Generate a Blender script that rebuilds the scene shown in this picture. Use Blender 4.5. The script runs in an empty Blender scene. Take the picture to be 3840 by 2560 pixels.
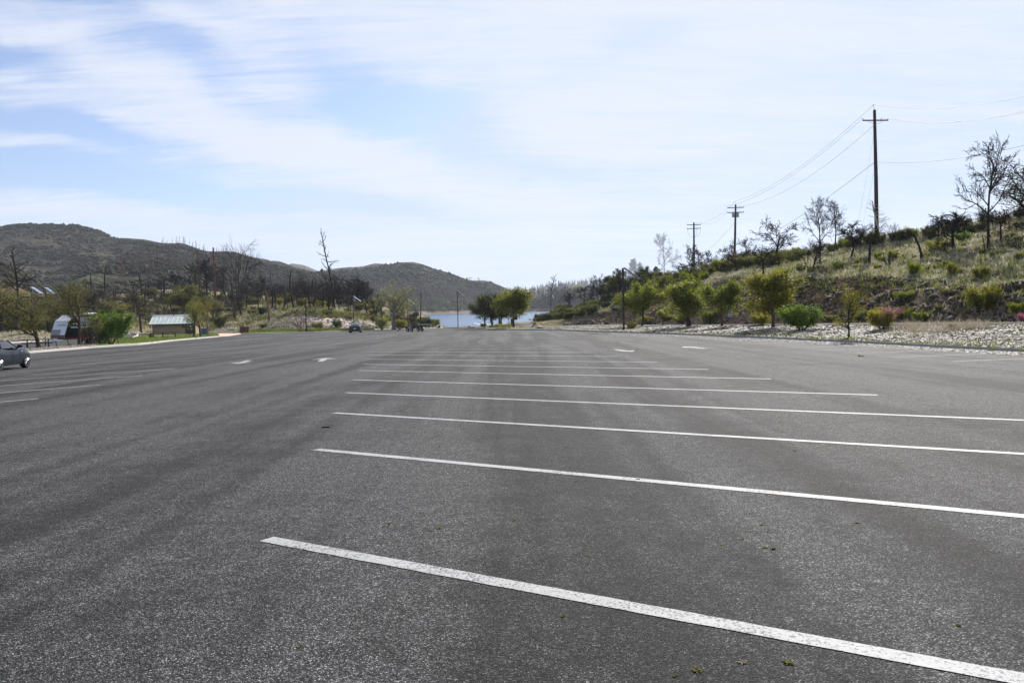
import bpy, math, random
import numpy as np
from mathutils import Vector, Matrix, noise
from mathutils.bvhtree import BVHTree
R = math.radians
SC = bpy.context.scene
COL = SC.collection

# ------------------------------------------------------------------ camera
F = 2941.0; HC = 1.6; PITCH = math.atan((1280 - 1157) / F); ROLL = R(1.27); SL = 0.0131   # SL: fall of the lot towards the lake
cp, sp, cr, sr = math.cos(PITCH), math.sin(PITCH), math.cos(ROLL), math.sin(ROLL)
FW = np.array([0, cp, -sp]); _r = np.array([1.0, 0, 0]); _u = np.array([0, sp, cp])
RT = cr * _r - sr * _u; UP = cr * _u + sr * _r
CAMP = np.array([0, 0, HC])
cd = bpy.data.cameras.new('camera'); cam = bpy.data.objects.new('camera', cd); COL.objects.link(cam)
cd.sensor_width = 36; cd.lens = F / 3840 * 36; cd.clip_start = 0.1; cd.clip_end = 20000
cam.matrix_world = Matrix(((RT[0], UP[0], -FW[0], 0), (RT[1], UP[1], -FW[1], 0), (RT[2], UP[2], -FW[2], HC), (0, 0, 0, 1)))
SC.camera = cam

# ------------------------------------------------------------------ light
SUN_AZ, SUN_EL = 28.0, 32.0       # azimuth clockwise from +Y (the view direction)
SC.view_settings.view_transform = 'Standard'; SC.view_settings.look = 'None'
SC.view_settings.exposure = 0.75; SC.view_settings.gamma = 1
sl = bpy.data.lights.new('sun', 'SUN'); sl.energy = 5.0; sl.angle = R(0.6); sl.color = (1, 0.955, 0.89)
so = bpy.data.objects.new('sun', sl); COL.objects.link(so)
sdir = Vector((math.sin(R(SUN_AZ)) * math.cos(R(SUN_EL)), math.cos(R(SUN_AZ)) * math.cos(R(SUN_EL)), math.sin(R(SUN_EL))))
so.rotation_euler = sdir.to_track_quat('Z', 'Y').to_euler()

class N:
    """small helper that writes node trees"""
    def __init__(s, tree): s.t = tree
    def new(s, typ, **k):
        n = s.t.nodes.new(typ)
        for a, b in k.items(): setattr(n, a, b)
        return n
    def put(s, sock, v):
        if v is None: return
        if isinstance(v, bpy.types.NodeSocket): s.t.links.new(v, sock)
        else:
            if sock.type == 'RGBA' and len(v) == 3: v = (*v, 1)
            sock.default_value = v
    def math(s, op, a, b=None, clamp=False):
        n = s.new('ShaderNodeMath', operation=op, use_clamp=clamp); s.put(n.inputs[0], a)
        if b is not None: s.put(n.inputs[1], b)
        return n.outputs[0]
    def mix(s, f, a, b, blend='MIX'):
        n = s.new('ShaderNodeMix', data_type='RGBA', blend_type=blend); s.put(n.inputs[0], f); s.put(n.inputs[6], a); s.put(n.inputs[7], b)
        return n.outputs[2]
    def noise(s, vec, scale, detail=2, rough=0.5, dist=0.0):
        n = s.new('ShaderNodeTexNoise'); s.put(n.inputs['Vector'], vec); n.inputs['Scale'].default_value = scale
        n.inputs['Detail'].default_value = detail; n.inputs['Roughness'].default_value = rough; n.inputs['Distortion'].default_value = dist
        return n.outputs['Fac']
    def vor(s, vec, scale, out='Distance', rnd=1.0):
        n = s.new('ShaderNodeTexVoronoi'); s.put(n.inputs['Vector'], vec); n.inputs['Scale'].default_value = scale
        n.inputs['Randomness'].default_value = rnd
        return n.outputs[out]
    def ramp(s, f, *st):
        n = s.new('ShaderNodeValToRGB'); s.put(n.inputs[0], f); e = n.color_ramp.elements
        while len(e) > len(st): e.remove(e[-1])
        while len(e) < len(st): e.new(0.5)
        for i, (p, c) in enumerate(st):
            e[i].position = p; e[i].color = (c, c, c, 1) if isinstance(c, (int, float)) else (*c, 1)
        return n.outputs[0]
    def sstep(s, f, a, b):
        n = s.new('ShaderNodeMapRange', interpolation_type='SMOOTHSTEP'); s.put(n.inputs[0], f)
        n.inputs[1].default_value = a; n.inputs[2].default_value = b
        return n.outputs[0]
    def mapping(s, vec, loc=(0, 0, 0), rot=(0, 0, 0), sc=(1, 1, 1)):
        n = s.new('ShaderNodeMapping'); s.put(n.inputs[0], vec)
        n.inputs[1].default_value = loc; n.inputs[2].default_value = rot; n.inputs[3].default_value = sc
        return n.outputs[0]

# world: Nishita sky with thin high cloud
W = bpy.data.worlds.new('World'); SC.world = W; W.use_nodes = True
W.node_tree.nodes.clear(); n = N(W.node_tree)
sky = n.new('ShaderNodeTexSky', sky_type='NISHITA'); sky.sun_disc = False
sky.sun_elevation = R(SUN_EL); sky.sun_rotation = R(SUN_AZ); sky.air_density = 1.0; sky.dust_density = 1.2; sky.ozone_density = 1.6; sky.altitude = 400
tc = n.new('ShaderNodeTexCoord').outputs['Generated']
sep = n.new('ShaderNodeSeparateXYZ'); n.put(sep.inputs[0], tc); X, Y, Z = sep.outputs
zz = n.math('ADD', n.math('MAXIMUM', Z, 0.0), 0.10)
cmb = n.new('ShaderNodeCombineXYZ'); n.put(cmb.inputs[0], n.math('DIVIDE', X, zz)); n.put(cmb.inputs[1], n.math('DIVIDE', Y, zz))
pl = cmb.outputs[0]
ym = n.math('MAXIMUM', Y, 0.15)
U = n.math('DIVIDE', X, ym); V = n.math('DIVIDE', Z, ym)
wob = n.math('MULTIPLY', n.math('SUBTRACT', n.noise(tc, 5.0, 4, 0.6), 0.5), 0.16)
def blob(px, py, wx, wy, rot=0.0):
    """soft patch of sky direction (given through the view's own scale), stretched and turned"""
    u0 = (px - 1920) / F; v0 = (1157 - 0.0222 * (px - 1920) - py) / F
    du = n.math('ADD', n.math('SUBTRACT', U, u0), wob); dv = n.math('ADD', n.math('SUBTRACT', V, v0), n.math('MULTIPLY', wob, 0.35))
    c, s_ = math.cos(rot), math.sin(rot)
    a = n.math('ADD', n.math('MULTIPLY', du, c * F / wx), n.math('MULTIPLY', dv, s_ * F / wx))
    b = n.math('ADD', n.math('MULTIPLY', du, -s_ * F / wy), n.math('MULTIPLY', dv, c * F / wy))
    q = n.math('ADD', n.math('MULTIPLY', a, a), n.math('MULTIPLY', b, b))
    return n.math('POWER', 2.718, n.math('MULTIPLY', q, -1.0))
m1 = n.noise(n.mapping(pl, rot=(0, 0, R(-52)), sc=(0.55, 1.9, 1)), 1.0, 5, 0.62, 0.7)
m2 = n.noise(n.mapping(pl, loc=(3.1, 7.7, 0), rot=(0, 0, R(-30)), sc=(0.8, 3.4, 1)), 2.2, 6, 0.62, 1.0)
m3 = n.noise(n.mapping(tc, rot=(0, R(9), 0), sc=(1.2, 1.2, 4.5)), 3.0, 4, 0.55, 0.6)
m4 = n.noise(n.mapping(pl, loc=(1.3, 2.2, 0), rot=(0, 0, R(-38)), sc=(0.9, 4.5, 1)), 4.6, 4, 0.6, 0.8)
cl = n.math('ADD', n.math('MULTIPLY', m4, 0.26), n.math('MULTIPLY', m1, 0.40))
cl = n.math('ADD', cl, n.math('ADD', n.math('MULTIPLY', m2, 0.54), n.math('MULTIPLY', m3, 0.20)))
for bx, by, wx, wy, rt, am in [(1560, 430, 330, 120, -0.33, .50), (200, 500, 430, 42, -0.18, .50), (420, 70, 420, 90, -0.45, .10),
                               (150, 650, 620, 60, -0.10, .55), (1100, 760, 620, 45, -0.08, .48), (3300, 700, 900, 200, 0.2, .16), (950, 400, 240, 70, -0.3, .16),
                               (700, 180, 300, 90, -0.5, .22), (0, 230, 200, 60, -0.3, .3), (2450, 150, 160, 60, 0, .2), (700, 930, 900, 60, 0, .10), (2100, 620, 420, 60, -0.2, .2)]:
    cl = n.math('SUBTRACT', cl, n.math('MULTIPLY', blob(bx, by, wx, wy, rt), am))
for bx, by, wx, wy, rt, am in [(2300, 420, 900, 330, 0.1, .12), (1150, 560, 700, 110, -0.2, .14), (600, 330, 800, 90, -0.35, .10), (760, 170, 380, 120, -0.5, .16), (330, 640, 300, 30, -0.1, .10), (1700, 100, 900, 160, 0, .06)]:
    cl = n.math('ADD', cl, n.math('MULTIPLY', blob(bx, by, wx, wy, rt), am))
cov = n.sstep(cl, 0.42, 0.90)
cov = n.math('ADD', n.math('MULTIPLY', cov, 0.86), 0.10)
SKYS = 0.077
skyc = n.new('ShaderNodeVectorMath', operation='MULTIPLY'); n.put(skyc.inputs[0], sky.outputs[0]); skyc.inputs[1].default_value = (0.86, 0.95, 1.15)
cloudc = n.new('ShaderNodeVectorMath', operation='SCALE'); cloudc.inputs[0].default_value = (0.470, 0.502, 0.578); cloudc.inputs['Scale'].default_value = 1.0 / SKYS
lim = n.new('ShaderNodeVectorMath', operation='MINIMUM'); n.put(lim.inputs[0], skyc.outputs[0]); lim.inputs[1].default_value = (0.345 / SKYS, 0.435 / SKYS, 0.575 / SKYS)
mixc = n.mix(cov, lim.outputs[0], cloudc.outputs[0])
bg = n.new('ShaderNodeBackground'); n.put(bg.inputs[0], mixc); bg.inputs[1].default_value = SKYS
wo = n.new('ShaderNodeOutputWorld'); n.put(wo.inputs[0], bg.outputs[0])

# ------------------------------------------------------------------ helpers
def tag(o, label=None, cat=None, group=None, kind=None):
    if label: o['label'] = label
    if cat: o['category'] = cat
    if group: o['group'] = group
    if kind: o['kind'] = kind
    return o
def empty(name, loc, rz=0, label=None, cat=None, group=None, scale=(1, 1, 1)):
    o = bpy.data.objects.new(name, None); COL.objects.link(o); o.location = loc; o.rotation_euler = (0, 0, rz); o.scale = scale
    o.empty_display_size = 0.2
    return tag(o, label, cat, group)
def meshobj(name, V, Fs, mat, parent=None, smooth=False):
    me = bpy.data.meshes.new(name)
    if isinstance(Fs, np.ndarray):
        V = np.asarray(V, dtype=np.float32); k = Fs.shape[1]; m = len(Fs)
        me.vertices.add(len(V)); me.vertices.foreach_set('co', V.ravel())
        me.loops.add(m * k); me.loops.foreach_set('vertex_index', Fs.astype(np.int32).ravel())
        me.polygons.add(m); me.polygons.foreach_set('loop_start', np.arange(0, m * k, k, dtype=np.int32)); me.polygons.foreach_set('loop_total', np.full(m, k, dtype=np.int32))
        me.update(calc_edges=True)
    else:
        me.from_pydata([tuple(v) for v in V], [], Fs); me.update()
    if smooth: me.polygons.foreach_set('use_smooth', np.ones(len(me.polygons), dtype=bool))
    for m_ in (mat if isinstance(mat, (list, tuple)) else [mat]): me.materials.append(m_)
    o = bpy.data.objects.new(name, me); COL.objects.link(o)
    if parent is not None: o.parent = parent
    return o
class MB:
    def __init__(s): s.v = []; s.f = []; s.mi = []; s.cur = 0
    def add(s, vs, fs):
        b = len(s.v); s.v += [tuple(v) for v in vs]; s.f += [tuple(b + i for i in f) for f in fs]; s.mi += [s.cur] * len(fs); return s
    def box(s, c, d, rz=0, rot=None, bev=0.0):
        x, y, z = d[0] / 2, d[1] / 2, d[2] / 2
        M = rot if rot is not None else Matrix.Rotation(rz, 3, 'Z')
        if bev <= 0:
            vs = [Vector((i * x, j * y, k * z)) for i in (-1, 1) for j in (-1, 1) for k in (-1, 1)]
            fs = [(0, 1, 3, 2), (4, 6, 7, 5), (0, 4, 5, 1), (2, 3, 7, 6), (0, 2, 6, 4), (1, 5, 7, 3)]
            return s.add([M @ v + Vector(c) for v in vs], fs)
        vs = []; b = min(bev, x * .9, y * .9, z * .9)      # chamfered box: 24 vertices
        idx = {}
        for i in (-1, 1):
            for j in (-1, 1):
                for k in (-1, 1):
                    for a in range(3):
                        p = [i * (x - b), j * (y - b), k * (z - b)]; p[a] = (i * x, j * y, k * z)[a]
                        idx[(i, j, k, a)] = len(vs); vs.append(M @ Vector(p) + Vector(c))
        fs = []
        for a in range(3):
            o1, o2 = [q for q in range(3) if q != a]
            for sgn in (-1, 1):
                f = []
                for (p1, p2) in ((-1, -1), (1, -1), (1, 1), (-1, 1)):
                    t = [0, 0, 0]; t[a] = sgn; t[o1] = p1; t[o2] = p2; f.append(idx[(*t, a)])
                fs.append(tuple(f) if (sgn > 0) == (a != 1) else tuple(f[::-1]))
        for a in range(3):
            o1, o2 = [q for q in range(3) if q != a]
            for p1 in (-1, 1):
                for p2 in (-1, 1):
                    t = [0, 0, 0]; t[o1] = p1; t[o2] = p2
                    A = t[:]; A[a] = -1; B = t[:]; B[a] = 1
                    fs.append((idx[(*A, o1)], idx[(*B, o1)], idx[(*B, o2)], idx[(*A, o2)]))
        for i in (-1, 1):
            for j in (-1, 1):
                for k in (-1, 1): fs.append((idx[(i, j, k, 0)], idx[(i, j, k, 1)], idx[(i, j, k, 2)]))
        return s.add(vs, fs)
    def tube(s, pts, rad, k=6, cap=True, sq=False):
        pts = [Vector(p) for p in pts]; m = len(pts)
        rad = [rad] * m if isinstance(rad, (int, float)) else rad
        vs = []; ref = None
        for i, p in enumerate(pts):
            d = (pts[min(i + 1, m - 1)] - pts[max(i - 1, 0)]).normalized()
            if ref is None: ref = Vector((1, 0, 0)) if abs(d.x) < 0.9 else Vector((0, 1, 0))
            a = (ref - d * ref.dot(d)).normalized(); b = d.cross(a); ref = a
            for j in range(k):
                t = 2 * math.pi * (j + (0.5 if sq else 0)) / k; vs.append(p + (a * math.cos(t) + b * math.sin(t)) * rad[i])
        fs = [(i * k + j, i * k + (j + 1) % k, (i + 1) * k + (j + 1) % k, (i + 1) * k + j) for i in range(m - 1) for j in range(k)]
        if cap: fs += [tuple(range(k))[::-1], tuple((m - 1) * k + j for j in range(k))]
        return s.add(vs, fs)
    def lathe(s, c, prof, k=20, axis='Z', rot=None):
        """prof: (radius, height) pairs round an axis"""
        M = rot if rot is not None else {'Z': Matrix.Identity(3), 'X': Matrix.Rotation(R(90), 3, 'Y'), 'Y': Matrix.Rotation(R(-90), 3, 'X')}[axis]
        vs = [M @ Vector((r * math.cos(2 * math.pi * j / k), r * math.sin(2 * math.pi * j / k), h)) + Vector(c) for r, h in prof for j in range(k)]
        m = len(prof)
        fs = [(i * k + j, i * k + (j + 1) % k, (i + 1) * k + (j + 1) % k, (i + 1) * k + j) for i in range(m - 1) for j in range(k)]
        return s.add(vs, fs)
    def prism(s, poly, a, b, axis=1):
        """poly in the two other axes, from a to b along axis"""
        m = len(poly)
        def P(p, t): q = [p[0], p[1]]; q.insert(axis, t); return q
        vs = [P(p, a) for p in poly] + [P(p, b) for p in poly]
        fs = [tuple(range(m))[::-1], tuple(range(m, 2 * m))] + [(i, (i + 1) % m, m + (i + 1) % m, m + i) for i in range(m)]
        return s.add(vs, fs)
    def build(s, name, mat, parent=None, smooth=False):
        o = meshobj(name, s.v, s.f, mat, parent, False)
        if isinstance(mat, (list, tuple)): o.data.polygons.foreach_set('material_index', np.array(s.mi, dtype=np.int32))
        if smooth:
            o.data.shade_smooth()
            try: o.data.set_sharp_from_angle(angle=R(38))
            except Exception: pass
        return o

# pixel rays (full-size photograph scale) -> places on the ground
def rays(px, py):
    px = np.asarray(px, float)[..., None]; py = np.asarray(py, float)[..., None]
    return FW * F + RT * (px - 1920) - UP * (py - 1280)
def at(px, py, D):
    d = rays(px, py); return CAMP + d * (np.asarray(D, float)[..., None] / d[..., 1:2])
def onplane(px, py, off=0.0):
    d = rays(px, py); t = -(HC - off) / (d[..., 2] + SL * d[..., 1]); return CAMP + d * t[..., None]
def lotz(y): return -SL * y
def line(pl, off):
    a = np.array(pl, float)
    return lambda xs: onplane(xs, np.interp(xs, a[:, 0], a[:, 1]), 0.0) + np.array([0, 0, off])
TV = []; TF = []; tn = [0]
def addbvh(V, Fs):
    TV.extend([tuple(v) for v in V]); TF.extend([tuple(int(i) + tn[0] for i in f) for f in Fs]); tn[0] += len(V)
def fbm(x, y, sc, seed, octv=5, H=0.9):
    return noise.fractal(Vector((x / sc + seed * 17.3, y / sc - seed * 5.1, seed * 3.7)), H, 2.1, octv)
def sheet(name, rows, x0, x1, nx, subs, mat, amp=0.0, nsc=20.0, seed=1, fade=0.3, kind='structure', rock=0.0):
    xs = np.linspace(x0, x1, nx); P = []
    for r in rows:
        if callable(r): P.append(r(xs))
        elif r[0] == 'off': q = P[-1].copy(); q[:, 1] += r[1]; q[:, 0] += r[1] * q[:, 0] / np.maximum(q[:, 1], 1) * .5; q[:, 2] = np.minimum(r[2], q[:, 2] - 0.5); P.append(q)
        else: a = np.array(r, float); P.append(at(xs, np.interp(xs, a[:, 0], a[:, 1]), np.interp(xs, a[:, 0], a[:, 2])))
    G = []; Wt = []
    for i in range(len(P) - 1):
        s = subs[i]
        for j in range(s):
            t = j / s; G.append(P[i] * (1 - t) + P[i + 1] * t); Wt.append((0 if i == 0 else fade) * (1 - t) + fade * t + (1 - fade) * 4 * t * (1 - t) if s > 1 else (0 if i == 0 else fade))
    G.append(P[-1]); Wt.append(fade)
    G = np.array(G)
    if amp:
        for i in range(G.shape[0]):
            for j in range(G.shape[1]):
                x, y, z = G[i, j]; w = Wt[i]
                if w <= 0: continue
                f = fbm(x, y, nsc, seed); dz = amp * f * w
                q = z + 0.27 * y
                if rock: dz += rock * w * abs(fbm(q * 2.6, y * 0.35 + x * .2, nsc * 0.18, seed + 3, 4, 0.6))
                G[i, j, 2] += dz
                if rock: G[i, j, 1] += rock * 1.2 * w * fbm(q * 3.2, y * 0.4, nsc * 0.25, seed + 9, 4, 0.6)
    m, k = G.shape[:2]
    I = np.arange(m * k).reshape(m, k)
    Fs = np.stack([I[:-1, :-1].ravel(), I[:-1, 1:].ravel(), I[1:, 1:].ravel(), I[1:, :-1].ravel()], 1)
    Vv = G.reshape(-1, 3); o = meshobj(name, Vv, Fs, mat, smooth=True); tag(o, kind=kind); addbvh(Vv, Fs)
    return o
BV = [None]
def hit(px, py, near=0.0):
    if BV[0] is None: BV[0] = BVHTree.FromPolygons(TV, TF)
    d = Vector(rays(px, py)).normalized(); o = Vector(CAMP) + d * near
    h = BV[0].ray_cast(o, d)
    tries = 0
    while h[0] is None and tries < 60: tries += 1; py += 3; d = Vector(rays(px, py)).normalized(); h = BV[0].ray_cast(Vector(CAMP) + d * near, d)
    return h[0]
def down(x, y):
    if BV[0] is None: BV[0] = BVHTree.FromPolygons(TV, TF)
    h = BV[0].ray_cast(Vector((x, y, 500)), Vector((0, 0, -1))); return (h[0].z, h[1]) if h[0] is not None else (lotz(y), Vector((0, 0, 1)))
# ------------------------------------------------------------------ materials
def mat(name):
    m = bpy.data.materials.new(name); m.use_nodes = True; m.node_tree.nodes.clear(); n = N(m.node_tree)
    b = n.new('ShaderNodeBsdfPrincipled'); o = n.new('ShaderNodeOutputMaterial'); n.put(o.inputs[0], b.outputs[0])
    return m, n, b, o
def geo(n): return n.new('ShaderNodeNewGeometry')
def bump(n, b, h, strength=0.5, dist=0.02):
    q = n.new('ShaderNodeBump'); n.put(q.inputs['Height'], h); q.inputs['Strength'].default_value = strength; q.inputs['Distance'].default_value = dist
    n.put(b.inputs['Normal'], q.outputs[0])
def plain(name, c, rough=0.6, metal=0.0, var=0.12, sc=8.0, spec=0.4, bmp=0.0):
    m, n, b, o = mat(name); v = n.new('ShaderNodeTexCoord').outputs['Object']
    f = n.noise(v, sc, 4, 0.6)
    lo = tuple(x * (1 - var) for x in c); hi = tuple(min(1, x * (1 + var)) for x in c)
    n.put(b.inputs['Base Color'], n.mix(f, lo, hi)); b.inputs['Roughness'].default_value = rough; b.inputs['Metallic'].default_value = metal
    b.inputs['Specular IOR Level'].default_value = spec
    if bmp: bump(n, b, n.noise(v, sc * 4, 4, 0.6), bmp, 0.02)
    return m
def m_asphalt():
    m, n, b, o = mat('asphalt'); P = geo(n).outputs['Position']
    st = n.vor(P, 122.0, 'Color'); sp_ = n.new('ShaderNodeSeparateColor'); n.put(sp_.inputs[0], st); rnd = sp_.outputs[0]
    edge = n.vor(P, 122.0, 'Distance')
    c = n.ramp(rnd, (0.0, 0.005), (0.35, 0.019), (0.7, 0.066), (0.92, 0.125), (1.0, 0.26))
    c = n.mix(n.sstep(edge, 0.45, 0.75), c, (0.010, 0.010, 0.011))
    c2 = n.ramp(n.noise(P, 9.0, 4, 0.85), (0.34, 0.62), (0.66, 1.40))
    c = n.mix(1.0, c, c2, 'MULTIPLY')
    big = n.noise(P, 0.22, 3, 0.6, 0.6); mid = n.noise(P, 1.7, 4, 0.65)
    stk = n.noise(n.mapping(P, rot=(0, 0, R(-9)), sc=(0.75, 0.028, 1)), 1.0, 3, 0.6, 0.5)
    stk2 = n.noise(n.mapping(P, rot=(0, 0, R(38)), sc=(0.8, 0.07, 1)), 0.8, 3, 0.6, 0.8)
    k = n.math('ADD', n.math('MULTIPLY', big, 0.45), n.math('ADD', n.math('MULTIPLY', mid, 0.35), n.math('ADD', n.math('MULTIPLY', stk, 1.05), n.math('MULTIPLY', stk2, 0.45))))
    k = n.sstep(k, 0.98, 1.30)
    k = n.ramp(k, (0, 0.58), (1, 1.55))
    c = n.mix(1.0, c, k, 'MULTIPLY'); c = n.mix(1.0, c, (1.02, 1.0, 0.99), 'MULTIPLY')
    n.put(b.inputs['Base Color'], c); b.inputs['Roughness'].default_value = 0.85; b.inputs['Specular IOR Level'].default_value = 0.18
    h = n.math('ADD', n.math('MULTIPLY', edge, -1.0), n.math('MULTIPLY', rnd, 0.5)); bump(n, b, h, 0.9, 0.008)
    return m
def m_paint(worn=0.0):
    m, n, b, o = mat('road_paint'); P = geo(n).outputs['Position']
    f = n.noise(P, 55.0, 3, 0.7); g = n.noise(P, 2.2, 4, 0.7)
    w = n.math('ADD', f, n.math('MULTIPLY', g, 0.35))
    f2 = n.sstep(w, 0.52 + worn, 0.60 + worn)
    c = n.mix(f2, (0.06, 0.06, 0.06), n.mix(n.noise(P, 20, 3), (0.25, 0.25, 0.245), (0.39, 0.39, 0.385)))
    n.put(b.inputs['Base Color'], c); b.inputs['Roughness'].default_value = 0.75; bump(n, b, f, 0.5, 0.004)
    return m
def m_soil(name, cols, sc=1.0, blotch=0.25, speck=None, bm=0.5, extra=None, bd=0.15):
    """cols: 3 colours by large noise; speck: (colour, threshold, scale)"""
    m, n, b, o = mat(name); g = geo(n); P = g.outputs['Position']
    f = n.noise(P, blotch, 6, 0.65, 0.4); f2 = n.noise(P, blotch * 9, 5, 0.65)
    k = n.math('ADD', n.math('MULTIPLY', f, 0.7), n.math('MULTIPLY', f2, 0.3))
    c = n.ramp(k, (0.36, cols[0]), (0.5, cols[1]), (0.64, cols[2]))
    if speck:
        for (sc_, th, col, dens) in speck:
            d = n.vor(P, sc_, 'Distance'); mk = n.math('MULTIPLY', n.sstep(d, th, th * 0.55), n.sstep(n.noise(P, blotch * 2.2, 3, 0.5), dens, dens + 0.1))
            c = n.mix(mk, c, col)
    if extra: c = extra(n, g, P, c)
    n.put(b.inputs['Base Color'], c); b.inputs['Roughness'].default_value = 0.95; b.inputs['Specular IOR Level'].default_value = 0.1
    bump(n, b, n.math('ADD', n.noise(P, 1.3 * sc, 6, 0.7), n.math('MULTIPLY', n.noise(P, 7 * sc, 4, 0.7), 0.4)), bm, bd)
    return m
def leafmat(name, c1, c2, trans=0.45, rough=0.55, tint=(1.35, 1.4, 0.75)):
    m, n, b, o = mat(name); g = geo(n)
    rnd = g.outputs['Random Per Island']
    c = n.mix(rnd, c1, c2)
    c = n.mix(n.math('MULTIPLY', n.sstep(n.noise(n.new('ShaderNodeTexCoord').outputs['Object'], 1.1, 3, 0.6), 0.35, 0.7), 0.45), c, tuple(x * 1.5 for x in c2))
    n.put(b.inputs['Base Color'], c); b.inputs['Roughness'].default_value = rough; b.inputs['Specular IOR Level'].default_value = 0.12
    t = n.new('ShaderNodeBsdfTranslucent'); n.put(t.inputs[0], n.mix(1.0, c, tint, 'MULTIPLY'))
    mx = n.new('ShaderNodeMixShader'); mx.inputs[0].default_value = trans; n.put(mx.inputs[1], b.outputs[0]); n.put(mx.inputs[2], t.outputs[0]); n.put(o.inputs[0], mx.outputs[0])
    return m
def m_water():
    m, n, b, o = mat('water'); P = geo(n).outputs['Position']
    n.put(b.inputs['Base Color'], (0.05, 0.12, 0.23)); b.inputs['Roughness'].default_value = 0.16; b.inputs['Specular IOR Level'].default_value = 0.5; b.inputs['IOR'].default_value = 1.33
    h = n.math('ADD', n.noise(n.mapping(P, sc=(1, 0.55, 1)), 1.2, 5, 0.65), n.math('MULTIPLY', n.noise(P, 0.16, 4, 0.6), 2.5)); bump(n, b, h, 0.9, 0.32)
    return m
ASPH = m_asphalt(); PAINT = m_paint(0.05); WORN = m_paint(0.15); WATER = m_water()
CONC = plain('concrete', (0.40, 0.385, 0.35), 0.85, 0, 0.25, 3.0, bmp=0.4)
CONCG = plain('grey_concrete', (0.29, 0.28, 0.26), 0.85, 0, 0.3, 3.0, bmp=0.4)
PINKC = plain('pink_concrete', (0.52, 0.36, 0.28), 0.85, 0, 0.15, 2.0)
BLUEP = plain('blue_paint', (0.08, 0.22, 0.45), 0.7, 0, 0.3, 5.0)
REDP = plain('rust_red_paint', (0.28, 0.09, 0.03), 0.8, 0, 0.3, 5.0)
BEDM = m_soil('chip_bed', ((0.16, 0.12, 0.09), (0.30, 0.25, 0.20), (0.42, 0.37, 0.31)), 6, 0.7, speck=[(9, 0.30, (0.62, 0.57, 0.50), 0.42), (6, 0.35, (0.07, 0.055, 0.04), 0.5), (1.3, 0.4, (0.17, 0.19, 0.06), 0.58)], bm=0.35, bd=0.03)
def ex_hill(n, g, P, c):
    sepn = n.new('ShaderNodeSeparateXYZ'); n.put(sepn.inputs[0], g.outputs['Normal']); steep = sepn.outputs[2]
    st = n.math('ADD', steep, n.math('MULTIPLY', n.math('SUBTRACT', n.noise(P, 0.35, 4, 0.6), 0.5), 0.35))
    mk = n.sstep(st, 0.965, 0.90)
    sp3 = n.new('ShaderNodeSeparateXYZ'); n.put(sp3.inputs[0], P); cb = n.new('ShaderNodeCombineXYZ')
    n.put(cb.inputs[0], n.math('MULTIPLY', n.math('ADD', sp3.outputs[2], n.math('MULTIPLY', sp3.outputs[1], 0.27)), 2.6)); n.put(cb.inputs[1], n.math('MULTIPLY', sp3.outputs[1], 0.35)); n.put(cb.inputs[2], n.math('MULTIPLY', sp3.outputs[0], 0.5))
    r = n.noise(cb.outputs[0], 0.9, 7, 0.72, 0.6)
    rock = n.ramp(r, (0.34, (0.045, 0.028, 0.020)), (0.47, (0.14, 0.092, 0.068)), (0.58, (0.27, 0.195, 0.15)), (0.70, (0.46, 0.40, 0.35)))
    red = n.sstep(n.noise(P, 0.075, 3, 0.5), 0.50, 0.60)
    rock = n.mix(n.math('MULTIPLY', red, 0.72), rock, n.ramp(r, (0.38, (0.055, 0.024, 0.015)), (0.62, (0.27, 0.12, 0.068))))
    return n.mix(mk, c, rock)
HILLM = m_soil('hill_grass', ((0.13, 0.11, 0.075), (0.21, 0.19, 0.13), (0.36, 0.32, 0.25)), 3, 0.35, speck=[(1.1, 0.42, (0.085, 0.115, 0.035), 0.46), (2.7, 0.35, (0.40, 0.36, 0.25), 0.5)], extra=ex_hill)
RUBM = plain('brown_rock', (0.22, 0.165, 0.13), 0.95, 0, 0.6, 0.8, 0.1)
ROCKM = m_soil('pale_rock', ((0.20, 0.15, 0.12), (0.36, 0.31, 0.275), (0.52, 0.47, 0.43)), 4, 0.5, speck=[(0.9, 0.35, (0.12, 0.15, 0.05), 0.58), (3.1, 0.4, (0.14, 0.11, 0.09), 0.5)], bm=1.0, bd=0.3)
def ex_mound(n, g, P, c):
    sepn = n.new('ShaderNodeSeparateXYZ'); n.put(sepn.inputs[0], P)
    x, y, z = sepn.outputs
    # bare pale bank where the slope was cut beside the lot
    k = n.math('ADD', z, n.math('MULTIPLY', n.math('SUBTRACT', n.noise(P, 0.16, 4, 0.6), 0.5), 6.0))
    az = n.math('DIVIDE', x, y)
    right = n.sstep(az, -0.31, -0.26)
    bank = n.math('MULTIPLY', n.sstep(y, 182, 176), n.sstep(y, 148, 158))
    mk = n.math('MULTIPLY', bank, right)
    nse = n.noise(P, 0.8, 6, 0.7)
    rock = n.ramp(nse, (0.33, (0.13, 0.10, 0.075)), (0.48, (0.33, 0.28, 0.24)), (0.6, (0.54, 0.48, 0.43)))
    c = n.mix(n.math('MULTIPLY', mk, n.sstep(nse, 0.28, 0.45)), c, rock)
    lb = n.math('MULTIPLY', n.sstep(y, 118, 108), n.sstep(az, -0.48, -0.58))
    c = n.mix(n.math('MULTIPLY', lb, 0.8), c, n.ramp(n.noise(P, 2.0, 5, 0.7), (0.35, (0.17, 0.14, 0.08)), (0.5, (0.40, 0.33, 0.27)), (0.65, (0.58, 0.50, 0.43))))
    return c
MOUNDM = m_soil('mound_soil', ((0.10, 0.088, 0.045), (0.17, 0.145, 0.08), (0.31, 0.245, 0.165)), 3, 0.12, speck=[(0.9, 0.42, (0.09, 0.12, 0.035), 0.44), (0.5, 0.3, (0.38, 0.31, 0.22), 0.55)], extra=ex_mound)
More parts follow.
